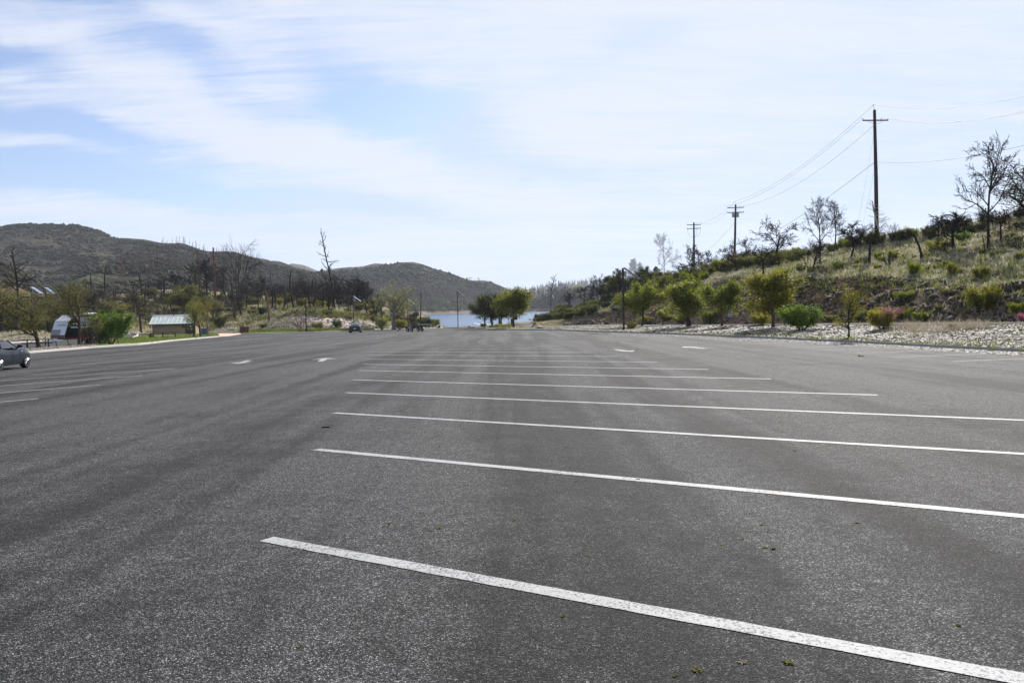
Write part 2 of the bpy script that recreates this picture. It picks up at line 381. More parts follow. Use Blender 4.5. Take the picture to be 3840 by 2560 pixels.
LAWNM = m_soil('lawn', ((0.16, 0.155, 0.055), (0.12, 0.17, 0.045), (0.26, 0.24, 0.12)), 6, 0.5, speck=[(2.0, 0.35, (0.40, 0.37, 0.32), 0.54)], bd=0.05)
def far_mat(name, cols, shrub, shore=None, blotch=0.012, dots=0.16, road=None):
    def ex(n, g, P, c):
        q = n.mapping(P, sc=(1, 1, 1.6))
        d = n.vor(q, dots, 'Distance'); dn = n.noise(P, blotch * 1.7, 4, 0.6)
        mk = n.sstep(n.math('SUBTRACT', d, n.math('MULTIPLY', dn, 0.75)), 0.22, 0.02)
        c = n.mix(mk, c, shrub)
        big = n.noise(P, blotch * 0.8, 4, 0.6, 0.6)
        c = n.mix(n.math('MULTIPLY', n.sstep(big, 0.50, 0.62), 0.55), c, tuple(x * 0.55 for x in shrub))
        if shore:
            s = n.new('ShaderNodeSeparateXYZ'); n.put(s.inputs[0], P)
            zz_ = n.math('ADD', s.outputs[2], n.math('MULTIPLY', n.noise(P, 0.05, 4, 0.6), 2.0))
            c = n.mix(n.sstep(zz_, 2.6, 1.9), c, n.mix(n.noise(P, 0.12, 4), (0.11, 0.082, 0.06), (0.20, 0.15, 0.115)))
        return c
    return m_soil(name, cols, 0.12, blotch, extra=ex, bm=0.5, bd=2.0)
FARL = far_mat('chaparral_slope', ((0.034, 0.026, 0.018), (0.058, 0.044, 0.029), (0.105, 0.085, 0.050)), (0.020, 0.019, 0.011), dots=0.22)
FARG = far_mat('green_foothill', ((0.055, 0.055, 0.030), (0.075, 0.078, 0.038), (0.105, 0.10, 0.05)), (0.022, 0.027, 0.014), dots=0.22)
FARC = far_mat('lakeside_slope', ((0.045, 0.043, 0.032), (0.07, 0.066, 0.044), (0.115, 0.105, 0.06)), (0.020, 0.025, 0.017), shore=True, blotch=0.008, dots=0.13)
FARB = far_mat('distant_ridge', ((0.04, 0.045, 0.04), (0.055, 0.06, 0.05), (0.07, 0.075, 0.06)), (0.018, 0.024, 0.018), dots=0.08)
REDM = m_soil('red_cut', ((0.065, 0.034, 0.022), (0.105, 0.06, 0.038), (0.08, 0.06, 0.04)), 1, 0.05, speck=[(0.35, 0.4, (0.05, 0.055, 0.025), 0.42)])
GRND = m_soil('ground', ((0.10, 0.09, 0.05), (0.14, 0.125, 0.07), (0.2, 0.17, 0.11)), 2, 0.1)
SHOREM = m_soil('shore_soil', ((0.15, 0.12, 0.07), (0.22, 0.18, 0.11), (0.30, 0.24, 0.16)), 3, 0.3)

BARKD = plain('burnt_bark', (0.016, 0.013, 0.012), 0.9, 0, 0.5, 3, 0.15)
BARKG = plain('grey_bark', (0.13, 0.115, 0.095), 0.9, 0, 0.4, 3, 0.15)
BARKB = plain('brown_bark', (0.055, 0.043, 0.033), 0.9, 0, 0.4, 3, 0.15)
BARKR = plain('reddish_twigs', (0.17, 0.105, 0.085), 0.9, 0, 0.3, 3, 0.15)
BARKW = plain('bleached_wood', (0.42, 0.38, 0.33), 0.85, 0, 0.3, 3, 0.2)
POLEW = plain('pole_wood', (0.055, 0.038, 0.026), 0.85, 0, 0.3, 2, 0.2)
POLER = plain('red_pole_wood', (0.115, 0.045, 0.024), 0.85, 0, 0.35, 1.2, 0.2)
L_GREEN = leafmat('leaf_green', (0.04, 0.052, 0.008), (0.18, 0.20, 0.032), .5)
L_OLIVE = leafmat('leaf_olive', (0.048, 0.054, 0.010), (0.20, 0.19, 0.038), .5)
L_YEL = leafmat('leaf_yellow_green', (0.08, 0.08, 0.016), (0.26, 0.23, 0.055), 0.5)
L_BRIGHT = leafmat('leaf_bright', (0.030, 0.058, 0.010), (0.11, 0.165, 0.028), 0.45)
L_DARK = leafmat('leaf_dark', (0.014, 0.020, 0.007), (0.055, 0.066, 0.016), 0.3)
L_MOUND = leafmat('leaf_mound', (0.055, 0.057, 0.014), (0.125, 0.118, 0.030), 0.35)
L_PALE = leafmat('leaf_pale', (0.12, 0.13, 0.055), (0.22, 0.22, 0.10), 0.45)
L_BUD = leafmat('leaf_bud', (0.075, 0.075, 0.028), (0.18, 0.17, 0.065), 0.4)
L_SCRUB = leafmat('leaf_scrub', (0.035, 0.037, 0.011), (0.115, 0.11, 0.034), 0.4)
L_FRESH = leafmat('leaf_fresh', (0.075, 0.078, 0.014), (0.20, 0.195, 0.038), 0.45)
L_PINK = leafmat('blossom_magenta', (0.24, 0.055, 0.15), (0.36, 0.11, 0.24), 0.4)
L_CON = leafmat('leaf_conifer', (0.020, 0.028, 0.016), (0.036, 0.045, 0.022), 0.2)
L_FAR = leafmat('leaf_far', (0.020, 0.024, 0.013), (0.05, 0.052, 0.026), 0.2)
L_FARG = leafmat('leaf_far_green', (0.06, 0.075, 0.032), (0.11, 0.125, 0.055), 0.3)
L_ROSE = leafmat('leaf_rosy', (0.13, 0.085, 0.06), (0.20, 0.14, 0.10), 0.3)
GRASSM = leafmat('grass_blade', (0.16, 0.15, 0.10), (0.42, 0.39, 0.30), 0.35, tint=(1.1, 1.1, 0.9))
GRASSG = leafmat('grass_green', (0.06, 0.085, 0.02), (0.15, 0.17, 0.05), 0.4, tint=(1.2, 1.25, 0.8))
GRASSD = leafmat('grass_dry', (0.18, 0.15, 0.105), (0.38, 0.33, 0.245), 0.3, tint=(1.0, 1.0, 0.95))
def chipmat():
    m, n, b, o = mat('wood_chip'); r = geo(n).outputs['Random Per Island']
    n.put(b.inputs['Base Color'], n.ramp(r, (0.0, (0.14, 0.11, 0.09)), (0.35, (0.26, 0.22, 0.18)), (0.7, (0.38, 0.345, 0.30)), (1.0, (0.55, 0.52, 0.48)))); b.inputs['Roughness'].default_value = 0.8
    return m
CHIP = chipmat()
BLACK = plain('black_metal', (0.012, 0.012, 0.013), 0.5, 0, 0.2, 4, 0.4)
STEEL = plain('galvanised', (0.42, 0.43, 0.44), 0.45, 0.7, 0.15, 6)
GREYM = plain('grey_paint', (0.30, 0.31, 0.32), 0.6, 0, 0.15, 6)
WHITEP = plain('white_paint', (0.72, 0.72, 0.70), 0.5, 0, 0.08, 4)
RUBBER = plain('rubber', (0.018, 0.018, 0.019), 0.85, 0, 0.3, 10, 0.2)
CHROME = plain('alloy', (0.55, 0.56, 0.58), 0.28, 1.0, 0.05, 6)
GLASS = plain('dark_glass', (0.010, 0.013, 0.016), 0.06, 0, 0.05, 2, 0.9)
# ------------------------------------------------------------------ the setting
WL = -3.0
def ground_sheet():
    xs = np.concatenate([np.linspace(-6000, -320, 14), np.linspace(-280, 280, 57), np.linspace(320, 6000, 14)])
    ys = np.concatenate([np.linspace(-3000, -80, 8), np.linspace(-60, 320, 77), np.linspace(360, 9000, 22)])
    V = []
    for y in ys:
        for x in xs:
            z = -SL * max(y, -60) - 0.25 if y < 163 else max(-2.4 - (y - 163) * 0.11, -7.0)
            V.append((x, y, z))
    k = len(xs); I = np.arange(len(V)).reshape(len(ys), k)
    Fs = np.stack([I[:-1, :-1].ravel(), I[:-1, 1:].ravel(), I[1:, 1:].ravel(), I[1:, :-1].ravel()], 1)
    tag(meshobj('ground', V, Fs, GRND, smooth=True), kind='structure'); addbvh(V, Fs)
ground_sheet()
V = [(-2600, 166, WL), (2600, 166, WL), (2600, 5200, WL), (-2600, 5200, WL)]
tag(meshobj('water', V, [(0, 1, 2, 3)], WATER), kind='structure'); addbvh(V, [(0, 1, 2, 3)])
# asphalt of the lot
xs = np.linspace(-150, 60, 43); ys = np.linspace(-60, 166, 46)
V = [(x, y, lotz(y)) for y in ys for x in xs]; I = np.arange(len(V)).reshape(46, 43)
Fs = np.stack([I[:-1, :-1].ravel(), I[:-1, 1:].ravel(), I[1:, 1:].ravel(), I[1:, :-1].ravel()], 1)
tag(meshobj('parking_lot', V, Fs, ASPH), kind='structure'); addbvh(V, Fs)
# boat ramp running down from the lot to the water
V = [tuple(onplane(x, 1230.0, 0.01)) for x in (1600, 1700)] + [(tuple(at(1700, 1222, 215))[0], 215, -5), (tuple(at(1600, 1222, 215))[0], 215, -5)]
tag(meshobj('boat_ramp', V, [(0, 1, 2, 3)], CONCG), kind='structure')

KB = [(1688, 1230), (1769, 1230.5), (1800, 1233), (1838, 1236), (1930, 1238.5), (2044, 1238), (2110, 1239.5), (2240, 1245), (2353, 1248), (2582, 1256.5), (2840, 1268), (3148, 1283), (3240, 1287.5), (3535, 1305), (3840, 1321), (4300, 1350), (4800, 1386)]
BACK = [(2000, 1229.5, 112), (2044, 1226.5, 112), (2120, 1223, 110), (2200, 1222, 107), (2353, 1222, 96), (2582, 1222, 78), (2708, 1221, 71), (2840, 1219.5, 64), (3148, 1218, 52), (3535, 1218, 41.5), (3840, 1214, 36), (4300, 1212, 31), (4800, 1210, 27)]
TOE = [(2000, 1229, 114), (2044, 1226, 120), (2090, 1221, 125), (2120, 1219.5, 125), (2200, 1217.5, 123), (2353, 1217, 119), (2582, 1217, 100), (2840, 1214.5, 82), (3148, 1211, 66), (3535, 1209, 52), (3840, 1207, 45), (4300, 1205, 38), (4800, 1203, 33)]
sheet('planting_bed', [line(KB, 0.12), BACK], 2044, 4800, 160, [14], BEDM, amp=0.10, nsc=3.0, seed=4, fade=0)
def shifted(rows, d):
    a = np.array(rows, float); return lambda xs: at(xs, np.interp(xs, a[:, 0], a[:, 1]), np.interp(xs, a[:, 0], a[:, 2])) + np.array([0, 0, d])
sheet('road', [BACK, TOE], 2044, 4800, 60, [3], ASPH)
CUT = [(2000, 1228, 119), (2044, 1225, 124), (2100, 1212, 131), (2200, 1196, 131), (2262, 1166, 132), (2350, 1128, 131), (2450, 1112, 124), (2560, 1094, 114), (2680, 1050, 106), (2780, 1030, 100), (2920, 1042, 89), (3040, 1030, 81), (3100, 1040, 77), (3200, 1030, 72.5), (3280, 1026, 69.5), (3400, 1038, 65), (3535, 1052, 60), (3700, 1075, 55), (3840, 1060, 52.5), (4300, 1020, 45), (4800, 980, 40)]
CREST = [(2000, 1227, 121), (2044, 1224, 128), (2090, 1206, 142), (2130, 1184, 150), (2180, 1162, 158), (2240, 1142, 166), (2300, 1112, 174), (2353, 1090, 180), (2450, 1062, 180), (2560, 1042, 175), (2640, 1016, 170), (2740, 992, 160), (2850, 972, 150), (2950, 957, 140), (3050, 942, 130), (3150, 927, 120), (3200, 917, 114), (3285, 898, 108), (3400, 874, 100), (3500, 860, 95), (3600, 850, 92), (3700, 822, 92), (3840, 790, 90), (4300, 700, 85), (4800, 640, 82)]
sheet('hillside', [TOE, CUT, CREST, ('off', 25, 7.0), ('off', 80, -5)], 2000, 4800, 300, [30, 26, 4, 4], HILLM, amp=0.9, nsc=11, seed=2, fade=0.12, rock=0.9)
SR = [(1985, 1222, 200), (2008, 1206, 205), (2030, 1192, 208), (2060, 1178, 212), (2130, 1160, 220), (2200, 1142, 228), (2300, 1112, 235), (2400, 1088, 240), (2500, 1070, 245), (2600, 1060, 250)]
sheet('far_bank', [[(1985, 1223, 196), (2100, 1206, 192), (2600, 1180, 200)], SR, ('off', 60, -6)], 1985, 2600, 60, [10, 4], SHOREM, amp=1.2, nsc=9, seed=6, fade=0.2)
# island with the two trees beside the ramp
sheet('island_bed', [line(KB, 0.12), [(1688, 1228.6, 163), (1700, 1228.0, 160), (1769, 1226.4, 158), (1838, 1226, 150), (1900, 1227.5, 138), (1960, 1230, 128), (2044, 1232, 116)]], 1688, 2044, 60, [8], LAWNM, amp=0.05, nsc=3, seed=5, fade=0)
LR0 = [(1900, 1228.5, 130), (1960, 1230, 122), (2044, 1227.5, 121), (2120, 1221, 127)]
LR1 = [(1900, 1219, 165), (1960, 1217, 170), (2067, 1212, 186), (2120, 1208, 190)]
sheet('lake_road', [LR0, LR1], 1905, 2110, 20, [4], ASPH)
sheet('lakeside_verge', [shifted(LR1, 0.13), [(1900, 1215, 178), (1990, 1210.5, 198), (2060, 1204, 206), (2120, 1197, 212)], ('off', 26, -5)], 1900, 2120, 30, [4, 4], SHOREM, amp=0.3, nsc=5, seed=8, fade=0.3)

# left side
def tovp(x0, y0, x): return y0 + (1206 - y0) * (x - x0) / (1443 - x0)
LK = [(-2600, tovp(95, 1325.6, -2600)), (95, 1325.6), (199, 1317), (331, 1306), (520, 1293.6), (647, 1279), (718, 1272.5), (816, 1263.6)]
def pd(px, py, off=0.14): p = onplane(px, py, off); return (px, py, float(p[1]))
VF = [(-2600, tovp(95, 1314, -2600)), (95, 1314), (180, 1306), (267, 1298), (353, 1291), (426, 1285), (500, 1277), (520, 1268), (545, 1256), (600, 1251), (700, 1250), (816, 1249)]
VF = [pd(*q) for q in VF[:6]] + [(500, 1277, 92), (520, 1268, 108), (545, 1256, 128), (600, 1251, 146), (700, 1249.5, 150), (816, 1249, 150)]
sheet('lawn', [line(LK, 0.12), VF], -2600, 816, 170, [10], LAWNM, amp=0.06, nsc=4, seed=7, fade=0)
LK2 = [(900, 1251.2), (995, 1251.4), (1070, 1249), (1172, 1246), (1277, 1242)]
BT = [pd(-2600, tovp(22, 1288, -2600), .06), pd(22, 1288, .06), pd(199, 1277, .06), (300, 1268, 118), (400, 1260, 125), (470, 1252, 130), (520, 1251, 138), (545, 1249.5, 146), (700, 1248.5, 152), (900, 1246.5, 151)] + [pd(a_, b_, .06) for a_, b_ in [(1172, 1243.5), (1277, 1239.5), (1400, 1236), (1480, 1234.5), (1560, 1232.5), (1615, 1231.5), (1660, 1230.5)]]
sheet('side_road', [lambda xs: shifted(VF, -0.13)(xs), BT], -2600, 560, 100, [4], ASPH)
sheet('verge', [line(LK2, 0.12), shifted(BT, 0.03)], 900, 1277, 40, [3], LAWNM, amp=0.04, nsc=3, seed=3, fade=0)
M1r = [(-2600, 1240, 95), (-600, 1275, 100), (0, 1255, 110), (60, 1249, 113), (120, 1249, 116), (200, 1253, 122), (300, 1250, 128), (400, 1245, 134), (520, 1237, 150), (600, 1218, 165), (700, 1203, 172), (800, 1200, 173), (900, 1196, 173), (960, 1186, 171), (1040, 1176, 169), (1130, 1162, 168), (1200, 1160, 168), (1260, 1174, 168), (1340, 1198, 168), (1414, 1222, 168), (1500, 1215, 172), (1560, 1206, 174), (1620, 1215, 175), (1655, 1229, 170), (1660, 1230, 168)]
M2r = [(-2600, 1240, 140), (-600, 1245, 140), (0, 1228, 150), (300, 1205, 170), (450, 1172, 190), (600, 1152, 198), (800, 1152, 203), (1000, 1142, 203), (1130, 1140, 198), (1260, 1152, 192), (1340, 1162, 192), (1414, 1166, 197), (1478, 1166, 202), (1540, 1182, 194), (1600, 1197, 188), (1640, 1215, 181), (1657, 1229, 175), (1660, 1230, 172)]
M3r = [(-2600, 1240, 200), (-600, 1215, 200), (0, 1192, 200), (200, 1172, 210), (330, 1132, 220), (450, 1100, 230), (560, 1085, 235), (700, 1085, 240), (900, 1102, 240), (1050, 1110, 240), (1150, 1120, 240), (1300, 1120, 240), (1400, 1127, 240), (1480, 1146, 235), (1540, 1171, 220), (1600, 1193, 205), (1640, 1213, 190), (1658, 1229, 178), (1660, 1230, 176)]
sheet('mound', [BT, M1r, M2r, M3r, ('off', 120, -6)], -2600, 1660, 330, [10, 12, 10, 4], MOUNDM, amp=1.0, nsc=9, seed=11, fade=0.25, rock=0.25)
V = [onplane(x, y, 0.004) for x, y in [(786, 1252), (818, 1264.0), (862, 1261.0), (965, 1252.2), (900, 1249.0), (800, 1249)]]
V = [onplane(x, y, 0.15 if y < 1251.9 else 0.012) for x, y in [(786, 1252), (818, 1262.5), (862, 1259.5), (905, 1252.5), (900, 1248.5), (800, 1249)]]
tag(meshobj('concrete_pad', V, [tuple(range(6))], PINKC), kind='structure')

# hills far behind
sheet('left_ridge', [[(-1400, 1215, 300), (3000, 1200, 330)], [(-1400, 1100, 520), (600, 1120, 560), (3000, 1160, 600)],
      [(-1400, 930, 900), (-400, 868, 900), (-100, 858, 900), (0, 850, 900), (40, 841, 900), (75, 838, 900), (180, 843, 900), (290, 842, 900), (330, 848, 900), (375, 864, 900), (420, 888, 900), (435, 893, 900), (470, 891, 900), (540, 897, 900), (600, 910, 900), (630, 914, 890), (676, 912, 880), (700, 919, 870), (730, 932, 860), (784, 951, 850), (830, 948, 850), (880, 947, 850), (917, 961, 840), (955, 978, 830), (1005, 987, 820), (1059, 997, 800), (1120, 1012, 780), (1200, 1030, 760), (1290, 1075, 740), (1400, 1120, 720), (1500, 1160, 700), (3000, 1200, 700)], ('off', 500, -6)],
      -1400, 1500, 330, [8, 44, 6], FARL, amp=30, nsc=190, seed=21, fade=0.035)
sheet('foothill', [[(-400, 1215, 290), (1200, 1205, 300)], [(-400, 1150, 430), (180, 1120, 430), (240, 1066, 440), (330, 1012, 460), (420, 988, 470), (520, 978, 480), (600, 968, 480), (700, 990, 480), (800, 1022, 480), (860, 1052, 470), (1000, 1110, 460), (1200, 1160, 450)], ('off', 200, -6)],
      -100, 1150, 150, [30, 5], FARG, amp=9, nsc=60, seed=23, fade=0.06)
sheet('red_slope', [[(-600, 1220, 250), (400, 1215, 260)], [(-600, 1000, 340), (-100, 985, 345), (0, 992, 345), (30, 1000, 345), (60, 1010, 345), (100, 1036, 345), (150, 1072, 345), (200, 1098, 345), (300, 1150, 340), (400, 1200, 330)], ('off', 120, -6)],
      -600, 400, 90, [16, 4], REDM, amp=5, nsc=30, seed=25, fade=0.1)
sheet('far_hill', [[(900, 1170, 1500), (1400, 1170, 1500)], [(900, 1080, 2300), (1000, 1024, 2300), (1060, 999, 2300), (1095, 988, 2300), (1140, 994, 2300), (1180, 1011, 2300), (1260, 1042, 2300), (1400, 1080, 2300)], ('off', 500, -6)],
      900, 1400, 50, [8, 3], FARB, amp=20, nsc=300, seed=27, fade=0.05)
sheet('rear_hill', [[(1150, 1170, 1300), (1600, 1170, 1300)], [(1150, 1040, 1700), (1200, 1016, 1700), (1244, 1008, 1700), (1282, 1003, 1700), (1332, 1001, 1700), (1364, 998, 1700), (1405, 987, 1700), (1452, 990, 1700), (1500, 1000, 1700), (1600, 1040, 1700)], ('off', 500, -6)],
      1150, 1600, 50, [8, 3], FARB, amp=20, nsc=300, seed=28, fade=0.05)
def shorey(xs): return np.interp(xs, [900, 1300, 1584, 1760, 1965, 2100, 2500, 3200], [1192, 1186.5, 1182, 1176, 1170, 1168, 1160, 1145])
def shore_row(xs):
    d = rays(xs, shorey(xs)); t = (WL - 0.6 - HC) / d[:, 2]; return CAMP + d * t[:, None]
def shore_in(xs):
    P = shore_row(xs); P[:, 1] += 42; P[:, 0] += 42 * P[:, 0] / P[:, 1]; P[:, 2] = WL + 7.5 + 1.5 * np.sin(xs * 0.03); return P
sheet('lake_hill', [shore_row, shore_in,
      [(900, 1060, 1080), (1140, 1030, 1080), (1200, 1020, 1080), (1300, 1012, 1100), (1400, 1003, 1120), (1452, 994, 1120), (1493, 984, 1120), (1552, 983, 1120), (1581, 990, 1120), (1610, 1000, 1120), (1640, 1012, 1130), (1675, 1020, 1140), (1710, 1032, 1150), (1740, 1045, 1160), (1769, 1052, 1170), (1815, 1051, 1180), (1838, 1055, 1190), (1861, 1064, 1200), (1884, 1074, 1210), (1907, 1084, 1220), (1930, 1098, 1230), (1950, 1118, 1240), (1970, 1134, 1250), (2040, 1140, 1270), (2400, 1130, 1350), (3200, 1110, 1500)], ('off', 600, -6)],
      900, 3200, 300, [5, 44, 6], FARC, amp=22, nsc=150, seed=31, fade=0.04)
sheet('distant_ridge', [[(1800, 1155, 2300), (4200, 1130, 2300)], [(1800, 1120, 3600), (1900, 1105, 3600), (1985, 1096, 3600), (2021, 1088, 3600), (2067, 1083, 3600), (2113, 1076, 3600), (2159, 1072, 3600), (2228, 1068, 3600), (2400, 1050, 3600), (2600, 1040, 3600), (4200, 1000, 3600)], ('off', 800, -6)],
      1800, 4200, 120, [10, 3], FARB, amp=40, nsc=500, seed=33, fade=0.08)

BV[0] = None
_t = [hit(x, y, 280) for x, y in zip(np.linspace(350, 810, 60), np.interp(np.linspace(350, 810, 60), [350, 492, 598, 703, 810], [1085, 1064, 1050, 1031, 1020]))]
_v = []
for p_ in _t: _v += [(p_.x, p_.y, p_.z + .6), (p_.x + .2, p_.y - 1.2, p_.z - 1.1)]
tag(meshobj('track', _v, [(2 * i, 2 * i + 1, 2 * i + 3, 2 * i + 2) for i in range(59)], plain('track_dust', (.34, .30, .26), .95)), kind='structure')
BV[0] = None
# kerbs: real steps along the lot
def kerb(pts, m, w=0.15, h=0.14, base=0.0, name='kerb', side=1):
    pts = [Vector(p) for p in pts]; vs = []
    prof = [(0, -0.1), (0, h - 0.03), (0.03, h), (w - 0.02, h), (w, h - 0.02), (w, -0.1)]
    for i, p in enumerate(pts):
        d = pts[min(i + 1, len(pts) - 1)] - pts[max(i - 1, 0)]; d.z = 0; d.normalize(); nrm = Vector((d.y, -d.x, 0)) * side
        for a, b in prof: vs.append(p + nrm * (a - w * 0.5) + Vector((0, 0, b + base)))
    k = len(prof); fs = [(i * k + j, i * k + j + 1, (i + 1) * k + j + 1, (i + 1) * k + j) for i in range(len(pts) - 1) for j in range(k - 1)]
    fs += [tuple(range(k)), tuple((len(pts) - 1) * k + j for j in range(k))[::-1]]
    o = meshobj(name, vs, fs, m); tag(o, kind='structure'); return o
def pxs(a, xs, off=0.0): a = np.array(a, float); return onplane(xs, np.interp(xs, a[:, 0], a[:, 1]), off)
kerb(pxs(KB, np.array([1688, 1720, 1769, 1785, 1800, 1820, 1838, 1880, 1930, 1985.])), CONCG)
kerb(pxs(KB, np.array([1987., 2015, 2044])), BLUEP)
kerb(pxs(KB, np.concatenate([np.linspace(2046, 3840, 60), np.linspace(3900, 4800, 12)])), CONCG)
kerb(pxs(LK, np.concatenate([np.linspace(-2600, -100, 12), np.linspace(0, 816, 50)])), CONC, w=0.2, h=0.16, side=-1)
kerb(pxs(LK2, np.linspace(900, 1277, 20)), CONC, side=-1)
kerb(shifted(BT, 0.0)(np.concatenate([np.linspace(-2600, -100, 8), np.linspace(0, 470, 20)])), CONC, w=0.2, side=-1)
kerb([Vector(at(x, y, D)) for x, y, D in [(478, 1251.5, 131), (498, 1251, 131), (512, 1252, 130), (517, 1254.5, 127), (515, 1258, 122), (508, 1262, 116), (497, 1267, 109)]], CONC, w=0.2)
kerb([Vector(at(x, y, D)) for x, y, D in BACK[1:]], CONC, h=0.10, w=0.2, base=-0.02)
kerb([Vector(at(x, y, D)) for x, y, D in LR1], REDP, h=0.15)
# island at the left of the ramp
IL = [(1402, 1240), (1440, 1239.5), (1483, 1238.5), (1560, 1236.5), (1615, 1234.5)]
sheet('ramp_island', [line(IL, 0.12), line([(1402, 1239.2), (1440, 1236.5), (1483, 1235.2), (1560, 1233), (1615, 1232.5)], 0.14)], 1402, 1615, 20, [3], LAWNM)
kerb(pxs(IL, np.linspace(1402, 1560, 14)), CONCG, side=-1); kerb(pxs(IL, np.linspace(1561, 1615, 6)), CONC, side=-1)

# painted lines, 4 mm above the asphalt, with slightly ragged edges
rg = random.Random(5)
def stripe(a, b, w, name='painted_line', m=None):
    a, b = Vector(a), Vector(b); d = b - a; L = d.length; d.normalize(); nr = Vector((d.y, -d.x, 0)).normalized()
    k = max(2, int(L / 0.12)); vs = []; fs = []
    for i in range(k + 1):
        p = a + d * (L * i / k)
        for s in (-1, 1): q = p + nr * (s * w / 2 + rg.uniform(-.004, .004)); vs.append((q.x, q.y, lotz(q.y) + 0.004))
    fs = [(2 * i, 2 * i + 1, 2 * i + 3, 2 * i + 2) for i in range(k)]
    o = meshobj(name, vs, fs, m or PAINT); return tag(o, kind='structure')
Ls = [((999, 2021), (3840, 2556)), ((1184, 1685), (3840, 1948)), ((1254, 1548), (3840, 1703)), ((1298, 1472), (3840, 1571)), ((1323, 1424), (3296, 1482)), ((1346, 1389), (2929, 1424)), ((1363, 1365.5), (2634, 1382)), ((1368, 1346.5), (2457, 1356.5)), ((1374, 1330), (2322, 1337))]
P1 = [onplane(*p[0]) for p in Ls]; P2 = [onplane(*p[1]) for p in Ls]
dA = np.mean([(P2[i] - P1[i]) / np.linalg.norm(P2[i] - P1[i]) for i in range(9)], axis=0); dA /= np.linalg.norm(dA)
A0 = P1[1]; dB = (P1[8] - P1[1]) / 7.0
LL = np.mean([np.linalg.norm(P2[i] - P1[i]) for i in range(4, 9)])
for i in range(-2, 26):
    a = A0 + dB * i if i >= 0 else P1[1] + dB * i
    if i + 1 < 9 and i >= -1: a = P1[i + 1]
    stripe(a, a + dA * LL, 0.135, m=WORN if i > 8 else PAINT)
El = [((0, 1506), (143, 1494.6)), ((0, 1473), (377, 1443)), ((0, 1446.5), (535, 1407.5)), ((0, 1428), (653, 1382.7)), ((0, 1411), (738, 1362.8)), ((0, 1398), (817, 1345))]
E1 = [onplane(*p[1]) for p in El]; E0 = [onplane(*p[0]) for p in El]
dC = np.mean([(E0[i] - E1[i]) / np.linalg.norm(E0[i] - E1[i]) for i in range(1, 5)], axis=0); dC /= np.linalg.norm(dC)
dE = (E1[5] - E1[1]) / 4.0
for i in range(-1, 20):
    a = E1[i] if 0 <= i < 6 else E1[1] + dE * (i - 1)
    stripe(a, a + dC * 12.5, 0.11, m=WORN if i > 3 else PAINT)
Rs = [onplane(3568, 1355), onplane(3341, 1339), onplane(3152, 1326), onplane(3026, 1315)]
dR = (Rs[3] - Rs[0]) / 3.0; az = R(79)
for i in range(-5, 22):
    a = Rs[0] + dR * i if not 0 <= i < 4 else Rs[i]
    stripe(a, a + np.array([math.sin(az), math.cos(az), 0]) * 5.7, 0.10, m=WORN)
def arrow(px, py, ang, s=1.0, back=False):
    c = Vector(onplane(px, py)); sh = [(-0.10, -1.5), (0.10, -1.5), (0.10, 0.45), (0.42, 0.30), (0, 1.5), (-0.42, 0.30), (-0.10, 0.45)]
    M = Matrix.Rotation(R(-ang), 3, 'Z'); vs = []
    for x, y in sh: q = M @ Vector((x * 1.25 * s, y * s, 0)) + c; vs.append((q.x, q.y, lotz(q.y) + 0.004))
    tag(meshobj('painted_arrow', vs, [(0, 1, 2, 6), (6, 2, 3, 4, 5)], PAINT), kind='structure')
arrow(913, 1357, 171, 0.95); arrow(1213, 1348, -9, 1.05); arrow(2336, 1314, 171, 0.95); arrow(2603, 1303, -9, 0.95)
# ------------------------------------------------------------------ vegetation
def rot_about(d, ang, rng):
    ax = d.cross(Vector((rng.uniform(-1, 1), rng.uniform(-1, 1), rng.uniform(-1, 1))))
    if ax.length < 1e-4: ax = Vector((1, 0, 0))
    return (Matrix.Rotation(ang, 3, ax.normalized()) @ d).normalized()
class P: pass
def params(**k):
    p = P(); p.levels = 3; p.n = (7, 6, 5, 4); p.ang = (45, 45, 50, 50); p.wig = 0.22; p.up = (0.03, 0.05, 0.04, 0.0); p.t0 = (0.35, 0.25, 0.2, 0.2)
    p.lr = (0.62, 0.55, 0.5, 0.45); p.r0 = 0.035; p.rr = 0.6; p.seg = (7, 6, 5, 4, 3); p.lean = (0, 0); p.sides = (8, 5, 4, 3, 3); p.taper = 0.4; p.minr = 0.008; p.stems = 1; p.base_spread = 0.0; p.trunk = 1.0; p.lshape = 0.4
    for a, b in k.items(): setattr(p, a, b)
    return p
